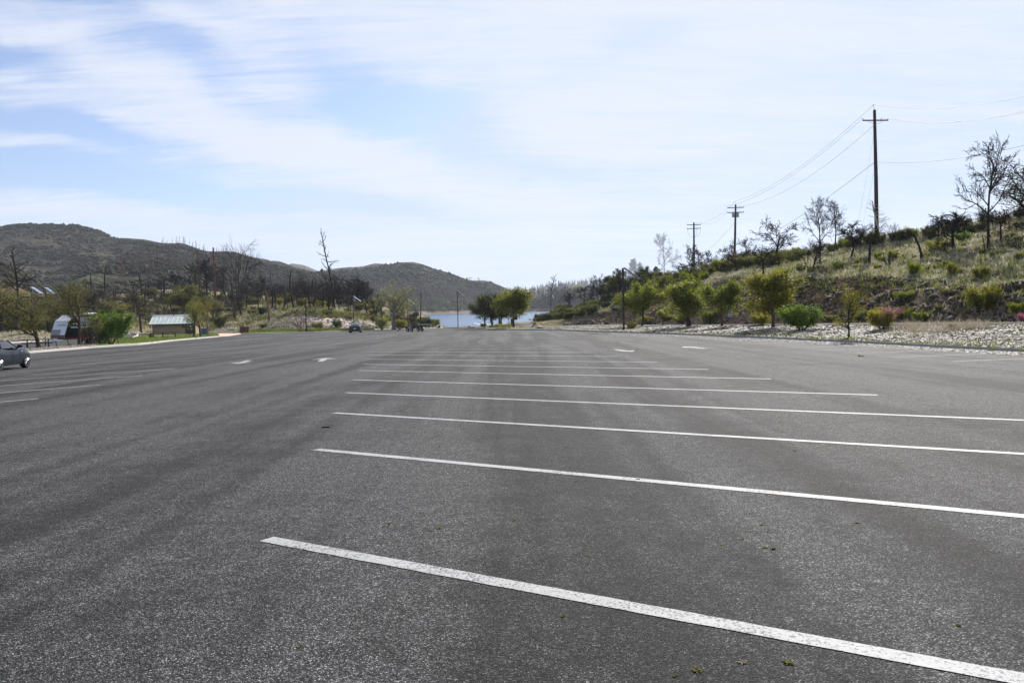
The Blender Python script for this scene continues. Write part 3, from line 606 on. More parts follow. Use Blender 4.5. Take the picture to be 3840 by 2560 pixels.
def grow_tree(seed, p):
    """trunk mesh, limb mesh and the list of twig points"""
    rng = random.Random(seed); tr = MB(); lb = MB(); tips = []
    def grow(pos, d, L, r, lvl):
        k = p.seg[lvl]; pts = [pos]; dirs = [d]
        for i in range(k):
            w = p.wig * (0.35 if lvl == 0 else 1.0)
            d = (d + Vector((rng.uniform(-w, w), rng.uniform(-w, w), rng.uniform(-w, w) + p.up[min(lvl, 3)]))).normalized()
            pos = pos + d * (L / k); pts.append(pos); dirs.append(d)
        rads = [max(p.minr, r * (1 - (1 - p.taper) * (i / k))) for i in range(k + 1)]
        if lvl == 0: rads[0] *= 1.35; rads[-1] = max(p.minr, r * 0.25)
        if lvl == p.levels: rads[-1] = p.minr * 0.6
        (tr if lvl == 0 else lb).tube(pts, rads, p.sides[lvl], cap=False)
        if lvl < p.levels:
            c = p.n[lvl]; c = max(1, int(c * rng.uniform(0.75, 1.3)))
            for q in range(c):
                t = p.t0[lvl] + (1 - p.t0[lvl]) * (q + rng.random()) / c; t = min(t, 0.999)
                i = int(t * k); pp = pts[i].lerp(pts[i + 1], t * k - i)
                a = R(p.ang[lvl] * rng.uniform(0.6, 1.35)) * (1.15 - 0.45 * t)
                nd = rot_about(dirs[i + 1], a, rng)
                if lvl == 0 and nd.z < -0.2: nd.z *= -0.3; nd.normalize()
                grow(pp, nd, L * p.lr[lvl] * rng.uniform(0.65, 1.2) * (1.0 - p.lshape * abs(t - 0.5)), max(p.minr, rads[i] * p.rr), lvl + 1)
        if lvl >= p.levels - 1:
            for i in range(1, k + 1):
                if lvl == p.levels or i > k // 2: tips.append((pts[i], dirs[i]))
    for s in range(p.stems):
        a = 2 * math.pi * s / max(1, p.stems) + rng.random()
        d = Vector((p.lean[0], p.lean[1], 1)) + Vector((math.cos(a), math.sin(a), 0)) * p.base_spread
        grow(Vector((math.cos(a), math.sin(a), 0)) * 0.05 * (p.stems > 1), d.normalized(), p.trunk * rng.uniform(0.85, 1.1), p.r0, 0)
    return tr, lb, tips
def leaves(tips, rng, per, rad, size, keep=1.0, asp=0.55, droop=0.0):
    """small pointed quads strewn round the twig points"""
    if keep < 1: tips = [t for t in tips if rng.random() < keep]
    T = np.array([tuple(t[0]) for t in tips]); m = len(T) * per; g = np.random.default_rng(rng.randint(0, 10 ** 6))
    C = np.repeat(T, per, 0) + g.normal(0, rad * 0.5, (m, 3)); C[:, 2] -= droop * g.random(m)
    a = g.normal(size=(m, 3)); a /= np.linalg.norm(a, axis=1)[:, None]; b = g.normal(size=(m, 3)); b -= a * (a * b).sum(1)[:, None]; b /= np.linalg.norm(b, axis=1)[:, None]
    s = size * g.uniform(0.55, 1.3, (m, 1)); V = np.empty((m, 4, 3))
    V[:, 0] = C - a * s; V[:, 1] = C + b * s * asp; V[:, 2] = C + a * s; V[:, 3] = C - b * s * asp
    return V.reshape(-1, 3), np.arange(m * 4).reshape(-1, 4)
class Proto:
    """meshes of one kind of tree, at unit height and unit width; 'base' keeps the trunk foot at the origin"""
    def __init__(s, name, seed, p, leaf=None, bark=None, leafm=None, **lk):
        rng = random.Random(seed * 7 + 1); tr, lb, tips = grow_tree(seed, p)
        s.bark = bark; s.leafm = leafm; s.parts = []
        A = np.array(tr.v); B = np.array(lb.v) if lb.v else np.zeros((0, 3))
        LV = LF = None
        if leaf: LV, LF = leaves(tips, rng, *leaf, **lk)
        allv = np.vstack([x for x in (A, B, LV) if x is not None and len(x)])
        h = np.percentile(allv[:, 2], 99.6); ctr = (0, 0)
        w = (np.percentile(allv[:, 0], 98.5) - np.percentile(allv[:, 0], 1.5) + np.percentile(allv[:, 1], 98.5) - np.percentile(allv[:, 1], 1.5)) / 2
        sc = np.array([1 / w, 1 / w, 1 / h])
        def M(nm, v, f):
            v = v * sc; me = bpy.data.meshes.new(nm)
            if isinstance(f, np.ndarray):
                me.vertices.add(len(v)); me.vertices.foreach_set('co', v.astype(np.float32).ravel()); m = len(f)
                me.loops.add(m * 4); me.loops.foreach_set('vertex_index', f.astype(np.int32).ravel())
                me.polygons.add(m); me.polygons.foreach_set('loop_start', np.arange(0, m * 4, 4, dtype=np.int32)); me.polygons.foreach_set('loop_total', np.full(m, 4, dtype=np.int32)); me.update(calc_edges=True)
            else: me.from_pydata(v.tolist(), [], f); me.update()
            me.polygons.foreach_set('use_smooth', np.ones(len(me.polygons), dtype=bool)); return me
        nb = len(lb.v)
        if LV is None:
            s.parts.append(('trunk', M(name + '_trunk', A, tr.f), 'b'))
            if nb: s.parts.append(('branches', M(name + '_branches', B, lb.f), 'b'))
        else:
            tv = tr.v + lb.v; tf = tr.f + [tuple(i + len(tr.v) for i in f) for f in lb.f]
            s.parts.append(('trunk', M(name + '_wood', np.array(tv), tf), 'b')); s.parts.append(('crown', M(name + '_crown', LV, LF), 'l'))
        for _, me, k in s.parts: me.materials.append(bark if k == 'b' else leafm)
        # one joined mesh for copies too small to show parts
        vs = []; fs = []; mi = []
        for _, me, k in s.parts:
            o_ = len(vs); vs += [tuple(v.co) for v in me.vertices]; fs += [tuple(o_ + i for i in q.vertices) for q in me.polygons]; mi += [0 if k == 'b' else 1] * len(me.polygons)
        s.joined = None; s._j = (vs, fs, mi, name)
    def whole(s):
        if s.joined is None:
            vs, fs, mi, name = s._j; me = bpy.data.meshes.new(name); me.from_pydata(vs, [], fs); me.materials.append(s.bark)
            if s.leafm: me.materials.append(s.leafm)
            me.polygons.foreach_set('material_index', np.array(mi, dtype=np.int32)); me.polygons.foreach_set('use_smooth', np.ones(len(me.polygons), dtype=bool)); me.update(); s.joined = me
        return s.joined
rt = random.Random(99)
def setmat(o, ms):
    for sl_, m in zip(o.material_slots, ms):
        if m is not None: sl_.link = 'OBJECT'; sl_.material = m
def plant(pr, name, px, by, ty, wpx, label, cat, group=None, near=0.0, loc=None, bark=None, leaf=None, rz=None, small=False, sink=0.05, lean=(0, 0), toppx=None):
    Pn = Vector(loc) if loc is not None else hit(px, by, near)
    D = Pn.y; h = abs(by - ty) / F * D * 1.0; w = wpx / F * D
    rz = rt.uniform(0, 6.28) if rz is None else rz
    if toppx is not None: lean = ((toppx - px - (by - ty) * -0.0222) / (by - ty), 0)      # lean sideways towards the top's place
    E = Matrix.Translation(Pn - Vector((0, 0, sink))) @ Matrix(((1, 0, lean[0], 0), (0, 1, lean[1], 0), (0, 0, 1, 0), (0, 0, 0, 1))) @ Matrix.Rotation(rz, 4, 'Z') @ Matrix.Diagonal((w, w, h + sink, 1))
    if small:
        o = bpy.data.objects.new(name, pr.whole()); COL.objects.link(o); o.matrix_world = E; tag(o, label, cat, group); setmat(o, [bark, leaf]); return o
    e = empty(name, Pn, 0, label, cat, group); inv = Matrix.Translation(Pn).inverted()
    for nm, me, k in pr.parts:
        o = bpy.data.objects.new(nm, me); COL.objects.link(o); o.parent = e; o.matrix_basis = inv @ E
        setmat(o, [bark if k == 'b' else leaf])
    return e
# kinds
pl_round = params(levels=3, n=(10, 6, 5), ang=(58, 48, 45), trunk=1.0, lr=(0.62, 0.5, 0.45), t0=(0.26, 0.12, 0.1), r0=0.030, up=(0.02, 0.035, 0.01, 0), wig=0.27, lshape=0.8)
RND = [Proto('round_tree%d' % i, 40 + i, pl_round, (8, 0.125, 0.021), BARKB, L_GREEN) for i in range(3)] + [Proto('round_tree3', 43, params(levels=3, n=(9, 6, 5), ang=(52, 48, 45), trunk=1.0, lr=(0.62, 0.5, 0.45), t0=(0.36, 0.15, 0.1), r0=0.030, up=(0.03, 0.06, 0.02, 0), wig=0.27, lshape=0.6), (12, 0.125, 0.021), BARKB, L_GREEN)]
SPR = [Proto('sparse_tree%d' % i, 60 + i, params(levels=3, n=(9, 7, 6), ang=(42, 42, 45), trunk=1.0, lr=(0.72, 0.55, 0.45), t0=(0.3, 0.15, 0.1), r0=0.042, up=(0.02, 0.07, 0.04, 0), wig=0.25, minr=0.0035), (4, 0.10, 0.013), BARKG, L_YEL, keep=0.7) for i in range(4)]
BARE = [Proto('bare_tree%d' % i, 80 + i, params(levels=4, n=(9, 7, 6, 5), ang=(50, 45, 45, 45), trunk=1.0, lr=(0.62, 0.6, 0.55, 0.5), t0=(0.3, 0.2, 0.15, 0.1), r0=0.034, wig=0.36, minr=0.0044, seg=(8, 6, 4, 3, 2)), None, BARKD) for i in range(5)]
ARCH = [Proto('arching_tree%d' % i, 100 + i, params(levels=3, n=(8, 8, 6), ang=(32, 30, 35), trunk=1.3, lr=(0.75, 0.5, 0.45), t0=(0.25, 0.2, 0.1), r0=0.028, wig=0.16, up=(-0.02, -0.06, -0.04, 0), minr=0.003, stems=3, base_spread=0.35), None, BARKD) for i in range(3)]
SNAG = [Proto('snag%d' % i, 120 + i, params(levels=2, n=(22, 4), ang=(80, 45), trunk=1.0, lr=(0.20, 0.4), t0=(0.25, 0.2), r0=0.013, wig=0.25, up=(0.04, 0.05, 0, 0), minr=0.0022, seg=(9, 5, 3), taper=0.5, lshape=1.2), None, BARKD) for i in range(4)]
POLES = [Proto('burnt_trunk%d' % i, 140 + i, params(levels=1, n=(4 + i * 3,), ang=(60,), trunk=1.0, lr=(0.07,), t0=(0.3,), r0=0.011, wig=0.12, up=(0.03, 0, 0, 0), minr=0.004, seg=(6, 3), taper=0.6), None, BARKD) for i in range(3)]
SHRUB = [Proto('shrub%d' % i, 160 + i, params(levels=2, n=(6, 5), ang=(35, 40), trunk=0.8, lr=(0.6, 0.5), t0=(0.25, 0.1), r0=0.02, wig=0.3, stems=7, base_spread=0.75, minr=0.006, seg=(4, 4, 3)), (11, 0.17, 0.036), BARKB, L_OLIVE) for i in range(4)]
TWIG = [Proto('twiggy_bush%d' % i, 180 + i, params(levels=3, n=(5, 5, 4), ang=(30, 35, 40), trunk=0.8, lr=(0.6, 0.55, 0.5), t0=(0.2, 0.1, 0.1), r0=0.02, wig=0.3, stems=6, base_spread=0.6, minr=0.004, seg=(4, 4, 3, 3)), None, BARKB) for i in range(3)]
CONF = [Proto('conifer%d' % i, 200 + i, params(levels=2, n=(34, 5), ang=(78, 50), trunk=1.0, lr=(0.22, 0.4), t0=(0.22, 0.2), r0=0.016, wig=0.16, up=(0.04, 0.02, 0, 0), minr=0.003, seg=(8, 4, 3), lshape=1.3), (9, 0.04, 0.013), BARKD, L_CON) for i in range(2)]

BIG = Proto('tall_bare_tree', 301, params(levels=4, n=(11, 7, 6, 5), ang=(48, 42, 45, 45), trunk=1.0, lr=(0.42, 0.55, 0.5, 0.45), t0=(0.35, 0.2, 0.15, 0.1), r0=0.022, wig=0.30, minr=0.0021, seg=(9, 7, 5, 3, 2), up=(0.03, 0.06, 0.04, 0)), None, BARKD)
# trees of the right-hand bed
G = 'green trees planted along the chip bed'
plant(RND[0], 'planted_tree', 2408, 1223, 1062, 142, 'first dense round green tree right of the black solar lamp post', 'tree', G)
plant(RND[1], 'planted_tree', 2588, 1224, 1054, 160, 'two-stemmed wide green tree, second along the chip bed', 'tree', G, toppx=2566)
plant(RND[2], 'planted_tree', 2578, 1225, 1090, 95, 'slim leaning companion stem beside the wide two-stemmed green tree', 'tree', G, toppx=2552)
plant(RND[3], 'planted_tree', 2708, 1223, 1060, 120, 'green tree with a leaning bare trunk just left of the white speed sign', 'tree', G, toppx=2672)
plant(SPR[0], 'planted_tree', 2832, 1219, 1088, 72, 'small yellowish tree between the speed sign and the tall round tree', 'tree', G, leaf=L_YEL)
plant(RND[1], 'planted_tree', 2900, 1228, 1012, 150, 'tallest egg-shaped yellow-green tree on the chip bed', 'tree', G, leaf=L_OLIVE, rz=2.1)
plant(SHRUB[0], 'bush', 2850, 1221, 1172, 66, 'thin yellow sprouts round the foot of the small yellowish tree', 'bush', leaf=L_YEL)
plant(SHRUB[1], 'bush', 3008, 1240, 1142, 132, 'bright green leafy bush in the chip bed right of the tallest round tree', 'bush', leaf=L_BRIGHT)
plant(SPR[1], 'planted_tree', 3184, 1267, 1077, 100, 'nearly leafless tree with a straight dark trunk at the kerb, few yellow leaves', 'tree', leaf=L_YEL, bark=BARKD)
plant(SHRUB[2], 'bush', 3305, 1236, 1160, 88, 'yellow-green bush with magenta blossom in the chip bed', 'bush', leaf=L_YEL)
plant(SPR[2], 'flowering_shoots', 3325, 1232, 1150, 100, 'magenta blossoming shoots rising out of the yellow-green bush', 'bush', leaf=L_PINK, bark=BARKR)
plant(SHRUB[3], 'bush', 2370, 1232, 1206, 36, 'small low shrub at the foot of the black solar lamp post', 'bush', leaf=L_OLIVE)
plant(RND[2], 'planted_tree', 2485, 1222, 1165, 58, 'low small bushy tree between the first and second green trees', 'tree', G, leaf=L_OLIVE)
plant(SHRUB[1], 'bush', 2665, 1214, 1160, 64, 'dark green bush across the road behind the left-leaning tree', 'bush', near=96, leaf=L_GREEN)
plant(SHRUB[2], 'flowering_bush', 3836, 1212, 1175, 36, 'magenta flowering bush cut by the right edge of the picture', 'bush', leaf=L_PINK)
plant(SHRUB[3], 'dry_bush', 3572, 1236, 1212, 22, 'small dry pinkish twig bush among the bleached grass', 'bush', leaf=L_ROSE)
# centre group by the ramp
G = 'dark green trees crowded on the island by the boat ramp'
plant(RND[0], 'island_tree', 1816, 1227, 1110, 96, 'left trunk of the dark crowd of trees by the boat ramp', 'tree', G, leaf=L_DARK)
plant(RND[1], 'island_tree', 1848, 1229, 1104, 100, 'middle twin-stemmed dark green tree by the boat ramp', 'tree', G, leaf=L_DARK, rz=1)
plant(RND[3], 'island_tree', 1880, 1228, 1110, 92, 'thickest leaning trunk of the dark trees by the boat ramp', 'tree', G, leaf=L_DARK, toppx=1862)
plant(RND[2], 'island_tree', 1872, 1226, 1112, 100, 'rear dark tree showing between its neighbours by the boat ramp', 'tree', G, leaf=L_DARK, rz=3)
plant(RND[3], 'island_tree', 1927, 1231, 1082, 120, 'light green spreading tree right of the dark trees by the ramp', 'tree', leaf=L_FRESH, rz=.7)
for i, (a, b, c, w, l, t) in enumerate([(1812, 1229, 1212, 26, L_DARK, 'dark low shrub at the left end of the island bed'), (1890, 1230, 1213, 60, L_YEL, 'pale yellow-green shrubs under the dark island trees'), (1850, 1231, 1218, 40, L_OLIVE, 'low olive shrub in front of the leaning island trunks'), (1953, 1231, 1222, 12, L_GREEN, 'tiny round green shrub right of the light green island tree')]):
    plant(SHRUB[i], 'bush', a, b, c, w, t, 'bush', leaf=l)
# island left of the ramp
plant(SPR[3], 'island_tree', 1478, 1236, 1052, 124, 'grey many-stemmed tree just budding behind the boat trailer', 'tree', leaf=L_PALE, bark=BARKG)
plant(TWIG[0], 'bare_tree', 1528, 1231, 1146, 52, 'small rosy-twigged bare tree above the dark notice board', 'tree', bark=BARKR)
plant(ARCH[0], 'bare_tree', 1556, 1231, 1160, 48, 'small forked bare tree right of the dark notice board', 'tree', bark=BARKD)
plant(SHRUB[0], 'bush', 1432, 1236, 1186, 46, 'pale willowy bush round the thin dark post on the ramp island', 'bush', leaf=L_PALE)
plant(SHRUB[1], 'bush', 1500, 1235, 1196, 50, 'yellow-green bush behind the boat trailer and notice board', 'bush', leaf=L_YEL)
# left strip
plant(SPR[0], 'strip_tree', 146, 1309, 1085, 168, 'leaning sparse tree by the picnic table near the dark roadster', 'tree', leaf=L_BUD, bark=BARKB, toppx=128)
plant(SPR[1], 'strip_tree', 298, 1297, 1050, 160, 'sparse budding tree in front of the travel trailer', 'tree', leaf=L_BUD, bark=BARKB, rz=2)
plant(TWIG[1], 'dry_bush', 335, 1297, 1215, 84, 'dead tangled twig bush at the foot of the tree before the trailer', 'bush', bark=BARKB)
plant(SHRUB[2], 'bush', 416, 1290, 1168, 112, 'big bright green bush hiding the back of the travel trailer', 'bush', leaf=L_BRIGHT)
plant(BARE[1], 'bare_tree', 528, 1246, 1066, 130, 'dark bare oak left of the green-roofed restroom', 'tree', bark=BARKB, near=120)
plant(SPR[2], 'strip_tree', 727, 1264, 1128, 84, 'left of the three budding trees in front of the restroom', 'tree', 'budding trees before the restroom', leaf=L_OLIVE, bark=BARKB)
plant(SPR[3], 'strip_tree', 753, 1262, 1138, 66, 'middle forked tree of the three before the restroom door', 'tree', 'budding trees before the restroom', leaf=L_PALE, bark=BARKB)
plant(SPR[1], 'strip_tree', 781, 1260, 1122, 90, 'right of the three trees by the restroom, red-brown trunk', 'tree', 'budding trees before the restroom', leaf=L_OLIVE, bark=BARKR)
plant(SHRUB[3], 'bush', 568, 1265, 1252, 18, 'small green bush left of the restroom picnic tables', 'bush', leaf=L_BRIGHT)
# trees of the left background
G = 'budding and bare trees behind the side road'
bk = [(SPR[0], -6, 1245, 1030, 120, L_BUD, 'tall greyish budding tree at the left edge behind the gravel bank'), (SNAG[0], 62, 1248, 925, 90, None, 'tall dead conifer at the far left before the red slope'),
      (SPR[1], 95, 1245, 1090, 110, L_BUD, 'budding tree behind the first solar lamp'), (BARE[2], 8, 1248, 1105, 130, None, 'dark bare tree at the left edge behind the gravel bank'),
      (SPR[2], 185, 1246, 1092, 120, L_BUD, 'yellow-green budding tree behind the second solar lamp'), (SPR[3], 228, 1247, 1120, 90, L_PALE, 'pale budding tree left of the trailer front'),
      (BARE[3], 262, 1246, 1070, 120, None, 'bare dark tree rising behind the travel trailer'), (SPR[0], 135, 1246, 1120, 100, L_BUD, 'yellow-green tree between the two solar lamps on the left'),
      (BARE[4], 330, 1240, 1100, 130, None, 'bare tree on the slope above the travel trailer'), (SPR[1], 400, 1225, 1120, 80, L_PALE, 'pale thin tree on the slope above the green bush'),
      (SPR[2], -60, 1252, 1040, 180, L_BUD, 'budding tree just past the left edge'), (SPR[3], 45, 1246, 1130, 80, L_BUD, 'low budding tree under the tall dead conifer')]
for pr, a, b, c, w, l, t in bk: plant(pr, 'budding_tree' if l else 'bare_tree', a, b, c, w, t, 'tree', G, leaf=l, bark=BARKB if l else BARKD, near=100)
bare = [(ARCH[0], 893, 1112, 905, 150, None, 'large bare tree with fine twigs leaning right on the mound skyline'), (BARE[0], 850, 1140, 985, 90, None, 'bare tree just right of the second red-brown pole'),
        (BARE[1], 735, 1105, 975, 80, None, 'thin bare tree behind the left red-brown pole'), (BARE[2], 775, 1120, 965, 90, None, 'thin bare tree between the two red-brown poles'),
        (BARE[3], 600, 1140, 1050, 80, None, 'low bare tree above the restroom roof, left part'), (BARE[4], 905, 1185, 1090, 100, None, 'dark bare tree right of the olive round bush'),
        (BARE[0], 1000, 1130, 1030, 90, None, 'dim bare tree between the burnt trunks on the mound'), (ARCH[1], 1168, 1158, 1012, 120, None, 'black arching tree with many stems left of the tall pine snag'),
        (ARCH[2], 1237, 1168, 1022, 170, None, 'black arching tree below the tall pine snag'), (ARCH[0], 1310, 1165, 1018, 140, None, 'black arching tree right of the tall pine snag'),
        (BARE[2], 1345, 1150, 1040, 100, None, 'dense black bare crown at the right end of the burnt group'), (TWIG[2], 1127, 1244, 1160, 60, None, 'pinkish twiggy small tree at the foot of the pale bank'),
        (BARE[4], 885, 1205, 1145, 70, None, 'grey bare bush above the metal railings'), (BARE[3], 1410, 1232, 1130, 70, None, 'dark bare tree behind the ramp island'), (BARE[1], 660, 1110, 1020, 80, None, 'bare tree on the mound left of the poles')]
for pr, a, b, c, w, l, t in bare: plant(pr, 'bare_tree', a, b, c, w, t, 'tree', 'fire-killed trees on the mound', bark=BARKR if 'pink' in t else None, near=60)
plant(SNAG[1], 'pine_snag', 1254, 1160, 856, 78, 'tallest dead pine snag, broken trunk and thin bleached top above the mound', 'tree', near=60)
for a, b, c, w, t in [(1021, 1095, 1004, 18, 'charred upright trunk with no top, left on the mound'), (1085, 1120, 1010, 20, 'brown charred trunk in the middle of the mound'), (1119, 1135, 1054, 20, 'charred trunk leaning slightly right on the mound'),
                      (1101, 1158, 1096, 20, 'short charred trunk among green brush'), (1064, 1156, 1125, 16, 'shortest charred stump on the mound'), (1010, 1206, 1085, 20, 'reddish dead trunk standing on the open slope'),
                      (1150, 1243, 1120, 14, 'thin dead sapling at the foot of the pale bank'), (1296 + 80, 1180, 1100, 14, 'thin charred trunk right of the burnt group'), (345, 1130, 1022, 16, 'thin charred trunk left on the foothill'), (392, 1120, 1000, 16, 'thin charred trunk near the leftmost red-brown pole')]:
    plant(POLES[1], 'burnt_trunk', a, b, c, w, t, 'tree', 'charred trunks on the mound', bark=BARKR if 'reddish' in t else BARKD, near=60, small=True)
plant(RND[2], 'round_bush', 705, 1182, 1070, 100, 'large olive round tree behind the restroom roof', 'tree', leaf=L_MOUND, near=60)
plant(RND[0], 'round_bush', 765, 1190, 1110, 80, 'olive bushy tree right of the large round one behind the restroom', 'tree', leaf=L_MOUND, near=60)
for i, (a, b, c, w, l, t) in enumerate([(1195, 1243, 1206, 50, L_MOUND, 'yellow-green bush at the foot of the pale bank'), (1265, 1231, 1198, 30, L_DARK, 'dark round bush on the pale bank'), (985, 1180, 1150, 36, L_DARK, 'dark green bush high on the slope'), (945, 1180, 1162, 30, L_DARK, 'dark low bush beside the fallen logs'),
                                        (1228, 1186, 1165, 30, L_DARK, 'dark bush at the top of the pale bank'), (985, 1228, 1212, 30, L_MOUND, 'olive bush low on the open slope'), (820, 1232, 1185, 60, L_DARK, 'dark green bush behind the railings'), (1555, 1232, 1205, 26, L_DARK, 'small dark bush on the shore slope'), (1648, 1229, 1219, 10, L_DARK, 'tiny dark bush at the water end of the slope')]):
    plant(SHRUB[i % 4], 'bush', a, b, c, w, t, 'bush', leaf=l, near=60)
# right-hand hill, trees in the order of the skyline
G = 'fire-killed trees along the right-hand hill'
hl = [(BIG, 3706, 935, 527, 155, None, 'tallest bare tree on the right-hand hill, thick trunk'), (BARE[1], 3752, 905, 770, 120, None, 'bare twisted tree right beside the tallest bare tree'),
      (BARE[2], 3578, 930, 792, 150, None, 'spreading bare shrubby tree on the hill crest'), (BIG, 3075, 990, 737, 88, None, 'tall straight bare tree, left of the close pair'),
      (BIG, 3134, 935, 752, 80, None, 'tall crooked bare tree, right of the close pair'), (BARE[0], 2915, 994, 816, 140, None, 'bare tree with a sweeping dense crown, lower on the crest'),
      (BARE[1], 2862, 1036, 918, 110, None, 'dark low bare tree at the top of the red cut'), (ARCH[1], 3042, 1020, 905, 130, None, 'vase-shaped bare tree on the edge of the cut'),
      (BARE[2], 3192, 972, 832, 90, None, 'thin bare tree in the shrubs left of the tall utility pole'), (BARE[3], 2492, 1046, 876, 90, None, 'slender bare tree leaning left on the skyline'),
      (BARE[4], 2590, 1034, 918, 70, None, 'small bare tree left of the far utility pole'), (BARE[0], 2765, 1018, 905, 90, None, 'bare tree leaning left in front of the pole with transformers'),
      (BARE[1], 2800, 980, 885, 50, None, 'thin pale bare tree right of the pole with transformers'), (BARE[3], 2655, 1024, 940, 50, None, 'small bare sapling between the two far utility poles'),
      (TWIG[0], 3100, 1035, 985, 70, None, 'low dead bush on the edge of the cut'), (TWIG[1], 3330, 1000, 955, 50, None, 'low dead bush below the tall utility pole'), (POLES[0], 3456, 970, 878, 30, None, 'blackened stick leaning left on the grassy slope'),
      (POLES[1], 3262, 988, 890, 26, None, 'blackened trunk standing below the tall utility pole'), (SNAG[2], 3290, 900, 760, 80, None, 'thin bleached sapling leaning right behind the tall utility pole'),
      (POLES[2], 3692, 960, 880, 20, None, 'thin black stem left of the tallest bare tree'), (TWIG[2], 3825, 940, 880, 60, None, 'dead bush near the right edge of the hill'),
      (BARE[2], 2560, 1045, 985, 46, None, 'tiny bare tree behind the green shrubs of the skyline'), (BARE[4], 3230, 930, 850, 50, None, 'thin bare sapling beside the tall utility pole')]
for pr, a, b, c, w, l, t in hl:
    plant(pr, 'bare_tree', a, b, c, w, t, 'tree', G, bark=BARKW if 'bleached' in t else BARKD, toppx={3456: 3420, 2492: 2464, 2765: 2740, 3290: 3318, 2915: 2885, 3706: 3698}.get(a))
plant(SPR[3], 'live_oak', 3870, 900, 590, 250, 'leafy dark tree cut by the right edge of the picture on the hill', 'tree', leaf=L_DARK, bark=BARKD, loc=tuple(at(3905, 880, 86)))
tl = [(SNAG[3], 2067, 1174, 1034, 46, None, 'dead conifer leaning left over the lake shore', 2033), (BARE[1], 2094, 1160, 1058, 70, None, 'black bare tree right of the leaning dead conifer', 2072), (BARE[2], 2120, 1150, 1070, 50, None, 'black bare tree standing before the far shore forest', None),
      (BARE[3], 2186, 1155, 1075, 90, None, 'wide dark bare tree with crooked limbs near the shore', None), (RND[1], 2162, 1150, 1072, 60, L_OLIVE, 'green-crowned tree left of the wide dark bare tree', None), (BARE[4], 2245, 1130, 1030, 70, None, 'tall grey bare tree behind the shrub bank', None),
      (CONF[0], 2276, 1120, 1036, 44, L_CON, 'dark conifer behind the shrub bank', None), (CONF[1], 2304, 1118, 1010, 50, L_CON, 'taller dark conifer left of the black solar lamp post', None), (RND[2], 2312, 1115, 1030, 46, L_OLIVE, 'yellow-green tree left of the black solar lamp post', None),
      (CONF[0], 2364, 1075, 972, 34, L_CON, 'thin-needled conifer right of the black solar lamp post', None), (CONF[1], 2392, 1070, 985, 30, L_CON, 'sparse conifer second right of the black solar lamp post', None), (RND[0], 2420, 1080, 1000, 56, L_DARK, 'dark burnt oak with some leaves on the skyline', None),
      (CONF[0], 2470, 1060, 1000, 30, L_CON, 'small conifer just left of the slender leaning bare tree', None), (BARE[0], 2215, 1140, 1062, 60, None, 'small black bare tree in the shrub bank', None), (BARE[2], 2135, 1160, 1095, 50, None, 'low black bare tree above the lake road', None), (RND[3], 2338, 1110, 1040, 50, L_DARK, 'dark leafy tree directly behind the black solar lamp post', None)]
for pr, a, b, c, w, l, t, tp in tl: plant(pr, 'conifer' if pr in CONF else 'shore_tree', a, b, c, w, t, 'tree', 'trees on the bank toward the lake', leaf=l, bark=BARKD, near=110, toppx=tp, small=False)
# shrubs one can tell apart on the right-hand hill
for i, (a, b, c, w, l, t) in enumerate([(3680, 1168, 1068, 110, L_OLIVE, 'biggest olive shrub on the lower hillside'), (3390, 1205, 1150, 66, L_GREEN, 'green shrub at the hill foot right of the blossoming bush'), (3464, 1206, 1168, 56, L_GREEN, 'dark green round shrub at the hill foot'),
        (3402, 1128, 1090, 66, L_GREEN, 'green shrub above the dark boulder'), (3424, 1034, 982, 52, L_GREEN, 'dark green upright shrub halfway up the hill'), (3572, 1036, 985, 36, L_OLIVE, 'small olive shrub on the upper grass'), (3680, 1050, 1000, 60, L_OLIVE, 'olive shrub with a dark base on the upper slope'),
        (3818, 1178, 1130, 50, L_GREEN, 'green shrub low at the right edge of the hill'), (3615, 905, 870, 60, L_BRIGHT, 'bright green shrub on the crest'), (3520, 940, 895, 90, L_OLIVE, 'olive shrub under the spreading bare tree'), (3130, 1205, 1180, 60, L_OLIVE, 'low olive shrub at the hill foot behind the kerbside tree'),
        (3225, 1200, 1165, 50, L_GREEN, 'green shrub at the foot of the rocky cut'), (2560, 1212, 1180, 50, L_OLIVE, 'olive shrub behind the wide two-stemmed tree'), (2430, 1212, 1185, 50, L_OLIVE, 'olive shrub behind the first green tree'), (3300, 1205, 1150, 40, L_YEL, 'yellow-green shrub behind the blossoming bush'), (2985, 1212, 1190, 40, L_OLIVE, 'low shrub behind the bright green bush')]):
    plant(SHRUB[i % 4], 'hill_shrub', a, b, c, w, t, 'bush', 'shrubs on the lower hillside', leaf=l)
